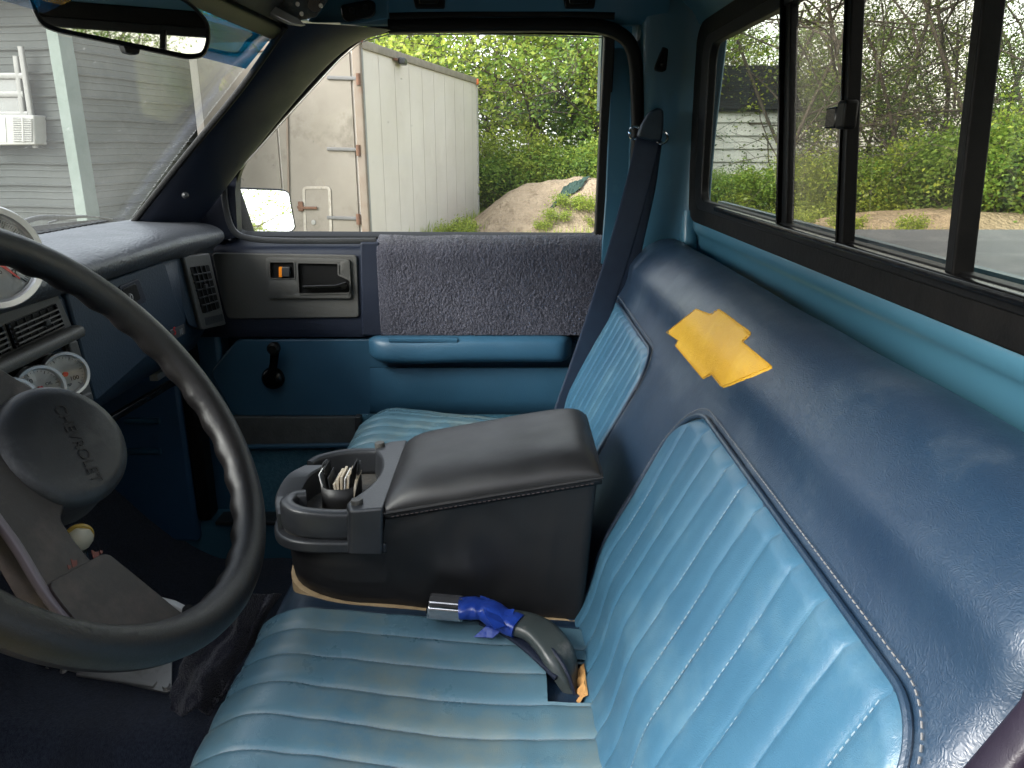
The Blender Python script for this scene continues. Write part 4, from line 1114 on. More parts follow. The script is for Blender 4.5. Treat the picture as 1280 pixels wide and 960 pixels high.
# glovebox door
gb = MB().prism(DY(rp([(84, 368), (140, 350), (206, 327), (219, 370), (233, 403), (120, 503), (98, 420)], [4, 0, 5, 0, 6, 6, 0]), .598), (0, .012, 0)).build('glovebox_door', DASHN, dash, bevel=.003)
lkp = MB().prism(DY(rp([(149, 358), (174, 348), (184, 377), (158, 388)], 4), .5955), (0, .004, 0)).build('lock_recess', NAVYP, gb, bevel=.0015)
MB().prism(DY(rp([(153, 361), (170, 354), (177, 374), (160, 381)], 3), .5940), (0, .002, 0)).build('lock_plate', BLACK, lkp, bevel=.001)
p = PY(163, 372, .593)
MB().lathe([(.0001, .002), (.0055, .002), (.0065, 0), (.0065, -.004)], p, (0, -1, 0), 20).build('lock_cylinder', ALU, lkp)
MB().box(p+Vector((0, -.0022, 0)), (.0015, .001, .007)).build('key_slot', BLACK, lkp)
# badge on the glovebox
bgp = [PY(u, v, .5965) for (u, v) in ((211.5, 413), (229, 405), (231, 417), (215, 426))]
BADGE = mat('badge_plate', (.16, .16, .16), .3, metal=.5)
bd_ = MB().prism(bgp, (0, -.0015, 0)).build('badge', BADGE, gb, bevel=.0005)
cx_ = sum(bgp, Vector())/4; xd = (bgp[1]-bgp[0]).normalized()
text_mesh('badge_letter', 'S', .020, bgp[0].lerp(bgp[2], .27)+Vector((0, -.0020, 0)), xd, (0, -1, 0), RED, bd_, .0004)
text_mesh('badge_number', '10', .016, bgp[0].lerp(bgp[2], .70)+Vector((0, -.0020, .0012)), xd, (0, -1, 0), mat('badge_silver', (.6, .6, .6), .3, metal=.6), bd_, .0004)
# curved end strip and passenger vent
en = Vector((-.263, -.965, 0)).normalized(); e0 = Vector((1.41, .594, 0))
def EP(u, v, off=0): return PP(u, v, e0+en*off, en)
def eprism(px, off, th, r=0):
    return MB().prism([EP(p[0], p[1], off) for p in (rp(px, r) if r else px)], -en*th)
eprism([(207, 326), (232, 318), (252, 412), (236, 406), (221, 368)], -.004, .02, 3).build('end_strip', DASHN, dash, bevel=.003)
ve = eprism([(229, 320), (262, 316), (283, 406), (252, 413)], .004, .02, 3).build('end_vent', GREYP, dash, bevel=.003)
eprism([(238, 334), (261, 331), (275, 385), (254, 392)], .0052, .002, 2).build('vent_recess', BLACK, ve)
vs1 = MB()
for i in range(1, 6):
    t = i/6; a = EP(lerp(238, 254, t), lerp(334, 392, t), .007); b = EP(lerp(261, 275, t), lerp(331, 385, t), .007)
    vs1.sweep([a, b], .0012, .0025, up=en)
for i in range(1, 4):
    t = i/4; a = EP(lerp(238, 261, t), lerp(334, 331, t), .0068); b = EP(lerp(254, 275, t), lerp(392, 385, t), .0068)
    vs1.sweep([a, b], .0010, .002, up=en)
vs1.build('vent_grid', DGREY, ve)
MB().box(EP(257, 358, .009), (.012, .006, .008)).build('vent_tab', DGREY, ve, bevel=.001)
eprism([(256, 397), (278, 392), (280, 401), (258, 407)], .0048, .001).build('vent_wheel_slot', DGREY, ve, bevel=.0005)
# dark underside edge
MB().sweep([PY(u, v, .632) for (u, v) in ((100, 548), (135, 526), (212, 480), (240, 470))], .006, .006, up=(0, 1, 0)).build('lower_lip', BLACKG, dash)
MB().box((1.38, .66, -.405), (.05, .015, .012)).build('lower_bracket', ALU, dash)

# centre bezel: vents over gauges
bzl = MB().prism(DY([(-160, 440), (73, 368), (98, 423), (-160, 505)], .596), (0, .012, 0)).build('vent_bezel', GREYP, dash, bevel=.003)
def vent(px, name='vent'):
    a, b, c_, d_ = [PY(u, v, .592) for (u, v) in px]
    vm = MB().ring([a, b, c_, d_], [q+(q-(a+b+c_+d_)/4)*.06 for q in (a, b, c_, d_)], (0, .004, 0)).build(name, BLACKG, dash)
    MB().prism([q+Vector((0, .003, 0)) for q in (a, b, c_, d_)], (0, .001, 0)).build('vent_recess', BLACK, vm)
    sl = MB()
    for i in range(1, 5):
        t = i/4.6; sl.sweep([a.lerp(d_, t)+Vector((0, -.001, 0)), b.lerp(c_, t)+Vector((0, -.001, 0))], .0026, .0012, up=(0, .3, 1))
    sl.build('vent_slats', GREYP, vm)
    s3 = MB()
    for i in range(1, 6):
        t = i/6; s3.sweep([a.lerp(b, t)+Vector((0, .002, 0)), d_.lerp(c_, t)+Vector((0, .002, 0))], .0006, .001, up=(0, 1, 0))
    s3.build('vent_fins', DGREY, vm)
    MB().box(a.lerp(c_, .58)+Vector((.004, -.004, .002)), (.010, .006, .007)).build('vent_tab', DGREY, vm, bevel=.001)
vent([(12, 405), (69, 381), (79, 407), (22, 434)]); vent([(-58, 434), (2, 409), (12, 438), (-48, 466)])
MB().sweep([PY(-150, 510, .580), PY(-10, 464, .580), PY(96, 414, .582)], .0085, .011, up=(0, 1, 0), power=3).build('ridge_bar', DGREY if False else GREYP, dash, angle=50)
MB().prism(DY([(-20, 470), (90, 427), (106, 500), (60, 560), (-60, 560)], .6015), (0, .004, 0)).build('gauge_recess', BLACKG, dash)
sp_ = MB().prism(DY([(87, 428), (97, 425), (118, 500), (107, 512)], .594), (0, .010, 0)).build('bezel_side', GREYP, dash, bevel=.002)
MB().lathe([(.0001, .003), (.003, .003), (.0045, 0)], PY(104, 453, .592), (-.2, -1, 0), 14).build('bezel_screw', BLACKG, sp_)
MB().prism(DY([(99, 496), (115, 490), (118, 503), (102, 512)], .590), (0, .010, 0)).build('bezel_corner', GREYP, dash, bevel=.002)
# radio / switch panel corner left of the hub
rp2 = MB().prism(DY([(-60, 470), (2, 445), (24, 496), (-10, 520), (-60, 530)], .585), (0, .010, 0)).build('switch_panel', DGREY, dash, bevel=.002)
for i, (u, v) in enumerate(((2, 466), (5, 480), (9, 493))):
    MB().sweep([PY(u-14, v+6, .582), PY(u+3, v-3, .582)], .003, .0015, up=(0, 0, 1)).build('switch_key', GREYP, rp2)

# gauges
def gauge(nm, label, cat, u, v, Y, Rg, ax, dep, marks, texts, needle, group=None):
    c = PY(u, v, Y); ax = Vector(ax).normalized()
    g = thing(nm, label, cat, c-ax*dep, group)
    MB().lathe([(Rg*.80, .001), (Rg*.86, .006), (Rg*.97, .0065), (Rg, .004), (Rg, -.004), (Rg*.95, -.006), (Rg*.95, -dep), (.0001, -dep)], c, ax, 48, cap0=False).build('gauge_case', mat('silver_case', (.55, .55, .55), .3, metal=.6, nscale=10), g)
    MB().lathe([(.0001, .0), (Rg*.83, 0)], c-ax*.001, ax, 48).build('gauge_face', WHITE, g)
    up = Vector((0, 0, 1)); up = (up-ax*up.dot(ax)).normalized(); rt = up.cross(ax)
    mk_ = MB(); nmk = marks
    for i in range(nmk):
        a = R(225-270*i/(nmk-1)); d = rt*math.cos(a)+up*math.sin(a); big = i % 5 == 0
        tdir = d.cross(ax)
        M = Matrix((d, tdir, ax)).transposed()
        mk_.box(c+d*Rg*(.70 if big else .73)+ax*.0004, (Rg*(.13 if big else .07), Rg*(.022 if big else .010), .0003), M)
    mk_.build('tick_marks', BLACK, g)
    for (s_, a, rr, sz) in texts:
        d = rt*math.cos(R(a))+up*math.sin(R(a))
        text_mesh('dial_number', s_, Rg*sz, c+d*Rg*rr+ax*.0004, rt, ax, BLACK, g, .0002)
    d = rt*math.cos(R(needle))+up*math.sin(R(needle)); t = d.cross(ax); M = Matrix((d, t, ax)).transposed()
    q = MB(); b_ = c+ax*.0016
    q.add([b_-d*Rg*.12+t*Rg*.05, b_-d*Rg*.12-t*Rg*.05, b_+d*Rg*.62-t*Rg*.012, b_+d*Rg*.62+t*Rg*.012, b_-d*Rg*.12+t*Rg*.05+ax*.001, b_-d*Rg*.12-t*Rg*.05+ax*.001, b_+d*Rg*.62-t*Rg*.012+ax*.001, b_+d*Rg*.62+t*Rg*.012+ax*.001], [(0,1,2,3),(7,6,5,4),(0,4,5,1),(1,5,6,2),(2,6,7,3),(3,7,4,0)])
    nd = q.build('needle', RED, g, smooth=False)
    MB().lathe([(.0001, .003), (Rg*.10, .003), (Rg*.11, 0)], c, ax, 20).build('needle_hub', RED, nd)
    MB().lathe([(.0001, .0052), (Rg*.5, .0050), (Rg*.84, .0040)], c, ax, 40).build('gauge_glass', MATS.get('clear_lens') or glass('clear_lens', (.99, .99, .99), refl=.5), g)
    return g
gauge('gauge', 'small white faced gauge with red pointer, nearest the glovebox beside the bezel screw', 'gauge', 81, 468, .578, .0295, (-.60, -.78, .18), .05, 26, [('0', 225, .45, .26), ('100', -35, .42, .26), ('AMP', 270, .5, .18)], 200, 'round add-on gauges')
gauge('gauge', 'small white faced gauge with red pointer, half hidden above the hub pad', 'gauge', 50, 486, .578, .0295, (-.60, -.78, .18), .05, 26, [('60', 130, .5, .26), ('OIL', 20, .4, .18), ('100', -35, .42, .26)], 215, 'round add-on gauges')
gauge('gauge', 'small white faced gauge mostly hidden behind the steering wheel hub edge', 'gauge', 14, 503, .578, .0295, (-.60, -.78, .18), .05, 26, [('8', 225, .45, .26), ('18', -35, .42, .26), ('VOLT', 270, .5, .2)], 120, 'round add-on gauges')
gauge('tachometer', 'large white faced tachometer in a silver case on the dash top behind the rim', 'tachometer', -12, 322, .53, .053, (-.50, -.86, .10), .06, 81, [(str(i), 225-270*i/8, .50, .22) for i in range(9)]+[('RPM', 90, .25, .12), ('X1000', 270, .3, .10)], -48)

# =================================================================== REAR-VIEW MIRROR
im = thing('rearview_mirror', 'black framed interior rear-view mirror hanging at the top of the windshield', 'rear-view mirror', PX(150, 0, .90))
ic = PX(150, 20, .88); inn_ = Vector((-.62, -.78, -.034)).normalized()
def IP(u, v, off=0): return PP(u, v, ic+inn_*off, inn_)
io = rp([(28, -60), (36, 6), (50, 33), (70, 41), (236, 75), (256, 72), (263, 55), (263, 28), (240, 3), (206, -14), (60, -56)], [10, 14, 14, 10, 10, 10, 10, 14, 14, 16, 20])
ii = [Vector(p)+Vector((0, -1.5)) for p in offset2(io, -5.5)]
m = MB(); n = len(io)
A_ = [IP(p.x, p.y, .001) for p in ii]; B_ = [IP(p.x, p.y, .003) for p in offset2(io, -1.5)]; C_ = [IP(p.x, p.y, -.004) for p in io]; D_ = [IP(p.x, p.y, -.020) for p in offset2(io, -3)]; E_ = [IP(p.x, p.y, -.034) for p in offset2(io, -14)]
m.grid([[a, b, c_, d_, e_] for a, b, c_, d_, e_ in zip(A_, B_, C_, D_, E_)], closed_u=True)
m.add(E_, [tuple(range(n))])
m.build('mirror_housing', BLACK, im, angle=50)
MB().prism([IP(p.x, p.y, .0012) for p in ii], -inn_*.002).build('mirror_glass', MIRROR, im)
MB().prism([IP(u, v, .0) for (u, v) in rp([(153, 52), (176, 56), (175, 67), (170, 69), (158, 66)], 3)], -inn_*.012).build('day_night_lever', BLACK, im, bevel=.002)
MB().tube([IP(150, 0, -.03), IP(160, -60, -.09), WS(.90, .93, -.01)], .007, 10).build('mirror_stem', BLACK, im)

# =================================================================== WIPER, LEAVES
wp = thing('windshield_wiper', 'black windshield wiper resting at the foot of the windshield', 'wiper', PY(110, 285, .86))
WIP = mat('wiper_metal', (.06, .06, .062), .4, metal=.2, nscale=20, stain=(.3, .3, .3), stscale=30, stlo=.6, sthi=.75)
MB().sweep([PY(20, 290, .88), PY(48, 286, .875), (PY(100, 280, .875)), PY(156, 275, .875)], .0015, .006, up=(0, 0, 1)).build('wiper_blade', BLACK, wp)
MB().sweep(cr([PY(10, 286, .87), PY(44, 273, .868), PY(75, 271.5, .868), PY(108, 270.5, .87)], 5), .003, [.0045]*11+[.003]*5, up=(0, 0, 1)).build('wiper_arm', WIP, wp)
MB().sweep(cr([PY(60, 279, .872), PY(80, 274, .87), PY(112, 271, .87), PY(140, 274, .872)], 5), .002, .0018, up=(0, 0, 1)).build('wiper_bridge', WIP, wp)
LEAFB = mat('dry_leaf', (.35, .16, .05), .7, col2=(.22, .10, .04), nscale=60)
def leaf(p, s, rz, m, label, up=(0, 0, 1), group=None):
    u_ = Vector(up).normalized(); x = Vector((math.cos(rz), math.sin(rz), 0)); x = (x-u_*x.dot(u_)).normalized(); y = u_.cross(x)
    pts = [(-1, 0, .0), (-.4, .38, .12), (.3, .42, .10), (1, 0, .18), (.3, -.36, .12), (-.4, -.32, .10), (0, 0, -.02)]
    vs = [p+(x*a+y*b+u_*c_)*s for a, b, c_ in pts]
    o = mk('dry_leaf', vs, [(0, 1, 6), (1, 2, 6), (2, 3, 6), (3, 4, 6), (4, 5, 6), (5, 0, 6)], m, None, solid=.0006, origin=p)
    tag(o, label, 'leaf', group)
rnd = random.Random(3)
for i, (u, v) in enumerate(((92, 292), (101, 290), (97, 296), (74, 297), (84, 295))):
    leaf(PY(u, v, .875)+Vector((0, 0, .0)), .018, rnd.random()*6, LEAFB, 'orange dry leaf caught on the cowl below the wiper', group='dry leaves on the cowl')
# shifters, floor plate and litter
fp = thing('shifter_plate', 'bare metal shifter plate with ribs screwed to the carpeted floor hump', 'floor plate', PZ(150, 850, -.70))
fpn = Vector((-.28, .0, 1)).normalized(); fp0 = PZ(135, 848, -.695)
def FP_(u, v, off=0): return PP(u, v, fp0+fpn*off, fpn)
MB().prism([FP_(p[0], p[1]) for p in rp([(44, 790), (52, 829), (206, 865), (214, 862), (215, 790)], [2, 6, 6, 3, 2])], -fpn*.004).build('metal_plate', ALU, fp, bevel=.001)
MB().sweep([FP_(98, 841, .002), FP_(194, 856, .002)], .0045, .003, up=fpn).build('plate_rib', ALU, fp)
for (u, v, a) in ((80, 838, 40), (208, 858, 30), (62, 832, 10)):
    q = FP_(u, v, .003); MB().lathe([(.0001, .003), (.004, .003), (.0055, 0)], q, fpn, 10).build('plate_screw', ALU, fp)
MB().sweep([FP_(52, 828, .003), FP_(66, 834, .003)], .004, .004, up=fpn).build('plate_clip', CHROME, fp)
gs = thing('gear_lever', 'floor gear lever with a cream round knob seen beyond the wheel spoke', 'gear lever', PX(120, 800, .98))
k0 = PX(100, 672, .92)
MB().lathe([(.0001, .017), (.010, .0145), (.0155, .0065), (.0165, -.0015), (.0135, -.011), (.0065, -.018)], k0, (.2, -.3, 1), 28).build('lever_knob', CREAM, gs)
MB().tube(cr([k0+Vector((0, 0, -.02)), PX(112, 730, .94), PX(130, 800, .97)], 5), .0055, 10).build('lever_shaft', CHROME, gs)
MB().lathe([(.0172, -.0025), (.0173, .0025)], k0+Vector((0, 0, .003)), (.9, .5, .2), 28).build('knob_band', mat('gold_band', (.6, .4, .08), .4), gs)
ts = thing('transfer_lever', 'polished curved metal lever beside the spoke with a square base block', 'lever', PX(80, 790, .96))
MB().sweep(cr([PX(32, 721, .93), PX(44, 720, .93), PX(60, 728, .935), (PX(84, 760, .95)), PX(100, 800, .97)], 5), .0065, .0045, up=(0, -1, .3)).build('lever_arm', ALU, ts)
MB().box(PX(72, 775, .93), (.04, .05, .018)).build('lever_block', ALU, ts, bevel=.004)
MB().sweep([PX(196, 752, .97), PX(216, 757, .97), PX(232, 765, .97)], .007, .006, up=(0, 0, 1)).build('linkage_arm', mat('white_metal', (.7, .7, .68), .4), ts)
MB().lathe([(.0001, .006), (.008, .005), (.009, -.006)], PX(235, 764, .965), (-.3, -.3, 1), 14).build('linkage_boot', BLACK, ts)
def floorhit(u, v):
    d = ray(u, v)
    t = .3
    while t < 2.6:
        p = d*t
        if p.z <= zfl(p.x, p.y)+.001: return p
        t += .003
    return d*2
for i, (u, v, s) in enumerate(((248, 716, .011), (250, 719, .006), (216, 699, .007), (60, 749, .013), (270, 702, .004))):
    leaf(floorhit(u, v)+Vector((0, 0, .004)), s, i*1.3, LEAFB, ('small orange dry leaf lying on the navy passenger carpet' if i in (0, 1) else 'pale dry crumb of leaf on the navy passenger carpet' if i in (2, 4) else 'brown dry leaf on the floor beside the polished lever'), group='leaf litter on the floor')
# lint on carpet
lm = MB(); rnd = random.Random(11)
for i in range(240):
    u = rnd.uniform(0, 350); v = rnd.uniform(690, 955); p = floorhit(u, v)
    if p.x > 1.5 or p.y > .95: continue
    a = rnd.random()*6; L_ = rnd.uniform(.0012, .0045)
    lm.box(p+Vector((0, 0, .0035)), (L_, .0006, .0005), Matrix.Rotation(a, 3, 'Z'))
ln = lm.build('carpet_lint', mat('lint', (.45, .42, .36), .9), None, origin=(.9, .5, -.85)); tag(ln, kind='stuff')
# =================================================================== OUTSIDE
D1 = Vector((.978, -.209, 0)).normalized(); D2 = Vector((-D1.y, D1.x, 0))
UP = Vector((0, 0, 1)); GZ = -H
def ground_mat():
    m = mat('sandy_ground', (.30, .22, .13), .95, col2=(.20, .155, .09), nscale=1.2, stain=(.09, .13, .03), stscale=.35, stlo=.45, sthi=.58, bump=.6, bscale=14, bdist=.05)
    return m
g = MB(); rows = []
for x in list(np.linspace(-90, -8, 12))+list(np.linspace(-7, 40, 60))+list(np.linspace(45, 120, 12)):
    rows.append([(x, y, GZ + (.03*noise.noise(Vector((x*.5, y*.5, 0))) if -7 < x < 40 else 0)) for y in list(np.linspace(-110, -21, 12))+list(np.linspace(-20, 20, 50))+list(np.linspace(22, 110, 12))])
gr = g.grid(rows).build('ground', ground_mat(), None); tag(gr, kind='structure')

# --- corrugated metal building
bld = thing('metal_building', 'grey ribbed metal building with a pale green corner strip beyond the windshield', 'building', (9.2, 5.0, GZ))
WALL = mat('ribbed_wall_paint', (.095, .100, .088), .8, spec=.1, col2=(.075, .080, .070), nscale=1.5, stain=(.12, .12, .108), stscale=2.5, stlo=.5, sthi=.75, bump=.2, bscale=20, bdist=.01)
WALL2 = mat('ribbed_wall_shaded_paint', (.055, .060, .056), .8, spec=.1, col2=(.042, .047, .044), nscale=1.5, stain=(.055, .06, .056), stscale=2.5, stlo=.5, sthi=.75, bump=.2, bscale=20, bdist=.01)  # darker copy of the wall paint: left face's shade put into the colour
TRIMG = mat('corner_trim_paint', (.15, .18, .163), .7, spec=.15, col2=(.12, .15, .132), nscale=3, bump=.4, bscale=6, bdist=.03)
K0 = Vector((9.2, 5.0, 0)); ZT = 1.66
def siding(name, a, d, L, nrm, m):
    per = .245; prof_ = []
    z = GZ
    while z < ZT:
        for (t, h) in ((0, .004), (.06, .030), (.12, .032), (.17, .006), (.42, .002), (.46, .010), (.52, .002), (.74, .002), (.78, .010), (.84, .002)):
            if z+t*per < ZT: prof_.append((z+t*per, h))
        z += per
    rows = []
    for s in np.linspace(0, L, 46):
        rows.append([a+d*s+nrm*(h+.012*noise.noise(Vector((s*1.1, zz_*1.4, 3)))) + UP*(zz_+.008*noise.noise(Vector((s*1.7, zz_, 9)))) for (zz_, h) in prof_])
    return MB().grid(rows).build(name, m, bld, angle=30)
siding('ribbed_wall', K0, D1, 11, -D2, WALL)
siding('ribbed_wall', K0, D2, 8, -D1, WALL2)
rows = []
for z in np.linspace(GZ, ZT, 30):
    w = .006*noise.noise(Vector((0, 0, z*5)))
    c = K0+UP*z
    rows.append([c-D1*.04+D2*.10+D2*w, c-D1*.045-D2*.045, c+D1*.16-D2*.05-D2*w*2, c+D1*.17-D2*.03])
MB().grid(rows).build('corner_strip', TRIMG, bld, angle=30)
MB().prism([K0-D1*.35-D2*.35+UP*ZT, K0+D1*11-D2*.35+UP*ZT, K0+D1*11+D2*8+UP*(ZT+.9), K0-D1*.35+D2*8+UP*ZT], UP*.06).build('roof', mat('metal_roof', (.35, .36, .35), .5), bld)
MB().prism([K0-D1*.37-D2*.37+UP*(ZT-.06), K0-D1*.37+D2*8+UP*(ZT-.06), K0-D1*.34+D2*8+UP*(ZT-.06), K0-D1*.34-D2*.37+UP*(ZT-.06)], UP*.16).build('fascia', mat('white_fascia', (.6, .6, .58), .5), bld)
def KP(u, v, off=0): return PP(u, v, K0-D1*off, D1)
fm = mat('window_trim_paint', (.13, .13, .12), .5)
wn = MB().prism([KP(u, v, .09) for (u, v) in ((-40, 95), (26, 96), (30, 144), (-40, 144))], D1*.05).build('window', mat('dark_pane', (.05, .06, .06), .15), bld)
wf = MB()
for (a, b) in (((26, 58), (45, 185)), ((-40, 95), (30, 95)), ((-40, 118), (30, 118)), ((-40, 143), (36, 143)), ((20, 70), (29, 143))):
    wf.sweep([KP(a[0], a[1], .11), KP(b[0], b[1], .11)], .035, .02, up=-D1)
wf.build('window_trim', fm, wn)
ac = thing('air_conditioner', 'white window air conditioner box on the ribbed metal wall', 'air conditioner', KP(20, 180, .1))
ACW = mat('off_white_enamel', (.30, .30, .28), .6, spec=.15, nscale=4)
MB().prism([KP(u, v, .20) for (u, v) in ((-30, 143), (42, 144), (44, 181), (-30, 182))], D1*.18).build('casing', ACW, ac, bevel=.012)
MB().prism([KP(u, v, .205) for (u, v) in ((16, 147), (38, 148), (40, 177), (18, 177))], D1*.004).build('grille_recess', DGREY, ac)
gm = MB()
for v in np.linspace(149, 176, 13): gm.sweep([KP(16, v, .21), KP(40, v, .21)], .006, .006, up=-D1)
gm.sweep([KP(28, 147, .212), KP(29, 177, .212)], .012, .006, up=-D1)
gm.build('louvres', ACW, ac)
MB().prism([KP(u, v, .205) for (u, v) in ((-30, 147), (6, 147), (8, 177), (-30, 177))], D1*.004).build('side_panel', mat('grey_enamel', (.35, .36, .34), .5), ac)

# --- box trailer body
r0 = ray(457, 185); T0 = Vector((r0.x, r0.y, 0))*10.1; 
def vert(u, v, P0):   # height at which the ray passes over the ground point P0
    d = ray(u, v); k = P0.x/d.x; return d.z*k
TZ = vert(457, 51, T0); TB = GZ+.05
tr = thing('box_trailer', 'parked weathered white box trailer with rusty hinged rear doors beyond the door window', 'trailer', (T0.x+2, T0.y, GZ))
TW = mat('trailer_white', (.60, .56, .51), .6, spec=.2, col2=(.53, .49, .44), nscale=.8, stain=(.45, .38, .30), stscale=6, stlo=.62, sthi=.8)
TDOOR = mat('trailer_door_grey', (.23, .21, .18), .75, spec=.1, col2=(.185, .168, .142), nscale=1.2, stain=(.13, .115, .095), stscale=1.8, stlo=.56, sthi=.72, bump=.2, bscale=20)
TFR = mat('rusty_frame', (.18, .15, .12), .7, col2=(.16, .125, .095), nscale=5, stain=(.13, .07, .04), stscale=4, stlo=.55, sthi=.8)
RUSTM = mat('rust', (.14, .07, .04), .85, col2=(.09, .045, .03), nscale=20, bump=.5, bscale=60)
WID, LEN = 2.44, 0
# length so that the far end meets its place in the photo
n2 = D2; e_ = ray(597, 185); k = (T0.dot(n2))/(e_.dot(n2)); LEN = (e_*k-T0).dot(D1)
TZ2 = vert(597, 99, T0+D1*LEN)
bodyp = [T0, T0+D1*LEN, T0+D1*LEN+D2*WID, T0+D2*WID]
m = MB(); m.add([p+UP*TB for p in bodyp]+[bodyp[0]+UP*TZ, bodyp[1]+UP*TZ, bodyp[2]+UP*TZ, bodyp[3]+UP*TZ], [(0,1,2,3),(4,5,6,7),(0,1,5,4),(1,2,6,5),(2,3,7,6),(3,0,4,7)])
m.build('box_body', TW, tr)
sp = MB()
for i in range(1, int(LEN/.61)+1):
    a = T0+D1*(.61*i)-D2*.004
    sp.sweep([a+UP*TB, a+UP*(TZ-.1)], .012, .002, up=-D2, seg=6)
sp.build('side_rib', TW, tr)
rl_ = MB()
rl_.sweep([T0-D2*.01+UP*(TZ-.035), T0+D1*LEN-D2*.01+UP*(TZ-.035)], .02, .055, up=UP, power=6)
rl_.build('top_rail', mat('weathered_rail', (.25, .22, .18), .7, col2=(.18, .16, .13), nscale=8), tr)
MB().sweep([T0+D1*LEN-D2*.006+UP*TB, T0+D1*LEN-D2*.006+UP*TZ], .04, .012, up=-D2, power=6).build('corner_post', mat('alu_post', (.42, .41, .38), .5), tr)
def TPl(u, v, off=0): return PP(u, v, T0-D1*off, D1)
MB().sweep([T0+D2*.045-D1*.02+UP*TB, T0+D2*.045-D1*.02+UP*TZ], .055, .03, up=-D1, power=6).build('corner_post', TFR, tr)
MB().sweep([T0-D2*.006+D1*.02+UP*TB, T0-D2*.006+D1*.02+UP*TZ], .02, .012, up=-D2, power=6).build('corner_post', mat('bolted_strip', (.25, .25, .24), .6, nscale=30), tr)
MB().sweep([T0+D2*.2-D1*.02+UP*(TZ-.04), T0+D2*WID-D1*.02+UP*(TZ-.04)], .03, .06, up=UP, power=6).build('door_header', TFR, tr)
for i in range(2):
    a = T0+D2*(.14+i*1.10)-D1*.03; b = a+D2*1.07
    do = MB().prism([a+UP*TB, b+UP*TB, b+UP*(TZ-.12), a+UP*(TZ-.12)], D1*.03).build('rear_door', TDOOR, tr, bevel=.006)
    if i == 0:
        for v in (98, 187, 273):
            h_ = MB().sweep([TPl(409, v-1, .045), TPl(447, v, .045)], .022, .010, up=-D1, power=5).build('hinge', mat('hinge_zinc', (.11, .11, .11), .6, metal=.1), do)
            MB().lathe([(.0001, .07), (.03, .07), (.03, -.07), (.0001, -.07)], TPl(448, v+1, .05), UP, 12).build('hinge_pin', RUSTM, h_)
        hx_ = rp([(381, 236), (410, 236), (412, 290), (383, 290)], 3)
        MB().ring([TPl(p.x, p.y, .045) for p in hx_], [TPl(p.x, p.y, .045) for p in offset2(hx_, 3.2)], D1*.01).build('hatch_frame', mat('chalky_sealant', (.34, .32, .28), .8, col2=(.26, .23, .19), nscale=25, bump=.6, bscale=40), do)
        MB().prism([TPl(p.x, p.y, .037) for p in hx_], D1*.006).build('hatch', TDOOR, do)
        MB().lathe([(.0001, .01), (.03, .01), (.035, 0)], TPl(392, 278, .04), -D1, 14).build('hatch_knob', ACW, do)
        MB().sweep([TPl(372, 259, .06), TPl(382, 260, .06), TPl(396, 260, .06)], .018, .012, up=-D1).build('door_latch', RUSTM, do)
        MB().box(TPl(376, 258, .06), (.04, .07, .13)).build('latch_keeper', RUSTM, do, bevel=.01)
MB().sweep([TPl(357, 60, .045), TPl(362, 297, .045)], .015, .012, up=-D1).build('lock_rod', TFR, tr)
MB().box(T0+UP*(TZ+.01)-D1*.02+D2*.02, (.08, .12, .07)).build('marker_lamp', mat('red_lens', (.6, .03, .04), .3), tr, bevel=.01)
MB().box(T0+D1*(LEN-.06)-D2*.03+UP*(TZ-.05), (.14, .05, .10)).build('marker_lamp', mat('amber_lens', (.75, .16, .03), .3), tr, bevel=.01)
lp_ = MB().box(T0+D1*1.35-D2*.08+UP*(vert(497, 77, T0+D1*1.35)), (.24, .10, .09)).build('side_lamp', DGREY, tr, bevel=.02)
MB().box(T0+D1*1.18-D2*.04+UP*(vert(497, 76, T0+D1*1.35)), (.10, .05, .03)).build('lamp_bracket', RUSTM, lp_)
# --- sand heaps
SAND = mat('sand', (.40, .31, .21), .95, col2=(.29, .22, .145), nscale=3, stain=(.20, .145, .09), stscale=5, stlo=.52, sthi=.68, bump=1.0, bscale=14, bdist=.08)
def heap(nm, label, c, rx, ry, h, seed, rot=0):
    rows = []
    for i in range(60):
        row = []
        for j in range(60):
            a = -1.25+2.5*i/59; b = -1.25+2.5*j/59; r_ = math.hypot(a, b)
            z = h*math.exp(-(r_*1.3)**4)*(1+.35*noise.noise(Vector((a*2.2, b*2.2, seed))))+.10*h*noise.noise(Vector((a*7, b*7, seed)))*math.exp(-r_*1.2)+.035*h*noise.noise(Vector((a*22, b*22, seed)))*math.exp(-r_)
            x = a*rx; y = b*ry
            row.append(Vector((c[0]+x*math.cos(rot)-y*math.sin(rot), c[1]+x*math.sin(rot)+y*math.cos(rot), GZ-.04+z)))
        rows.append(row)
    o = MB().grid(rows).build(nm, SAND, None, origin=(c[0], c[1], GZ)); tag(o, label, 'sand heap'); return rows
def at(u, v, X): p = PX(u, v, X); return p
hrow = heap('sand_heap', 'heap of pale sand with weeds in front of the trees beyond the door window', (14.4, -1.05), 2.2, 2.1, .86, 1.0)
heap('sand_heap', 'long low bank of sand beyond the bed cover in the rear window', (13.4, -7.6), 1.6, 3.6, .42, 5.0)
def on(rows, x, y):
    b = min((p for r_ in rows for p in r_), key=lambda p: (p.x-x)**2+(p.y-y)**2); return b

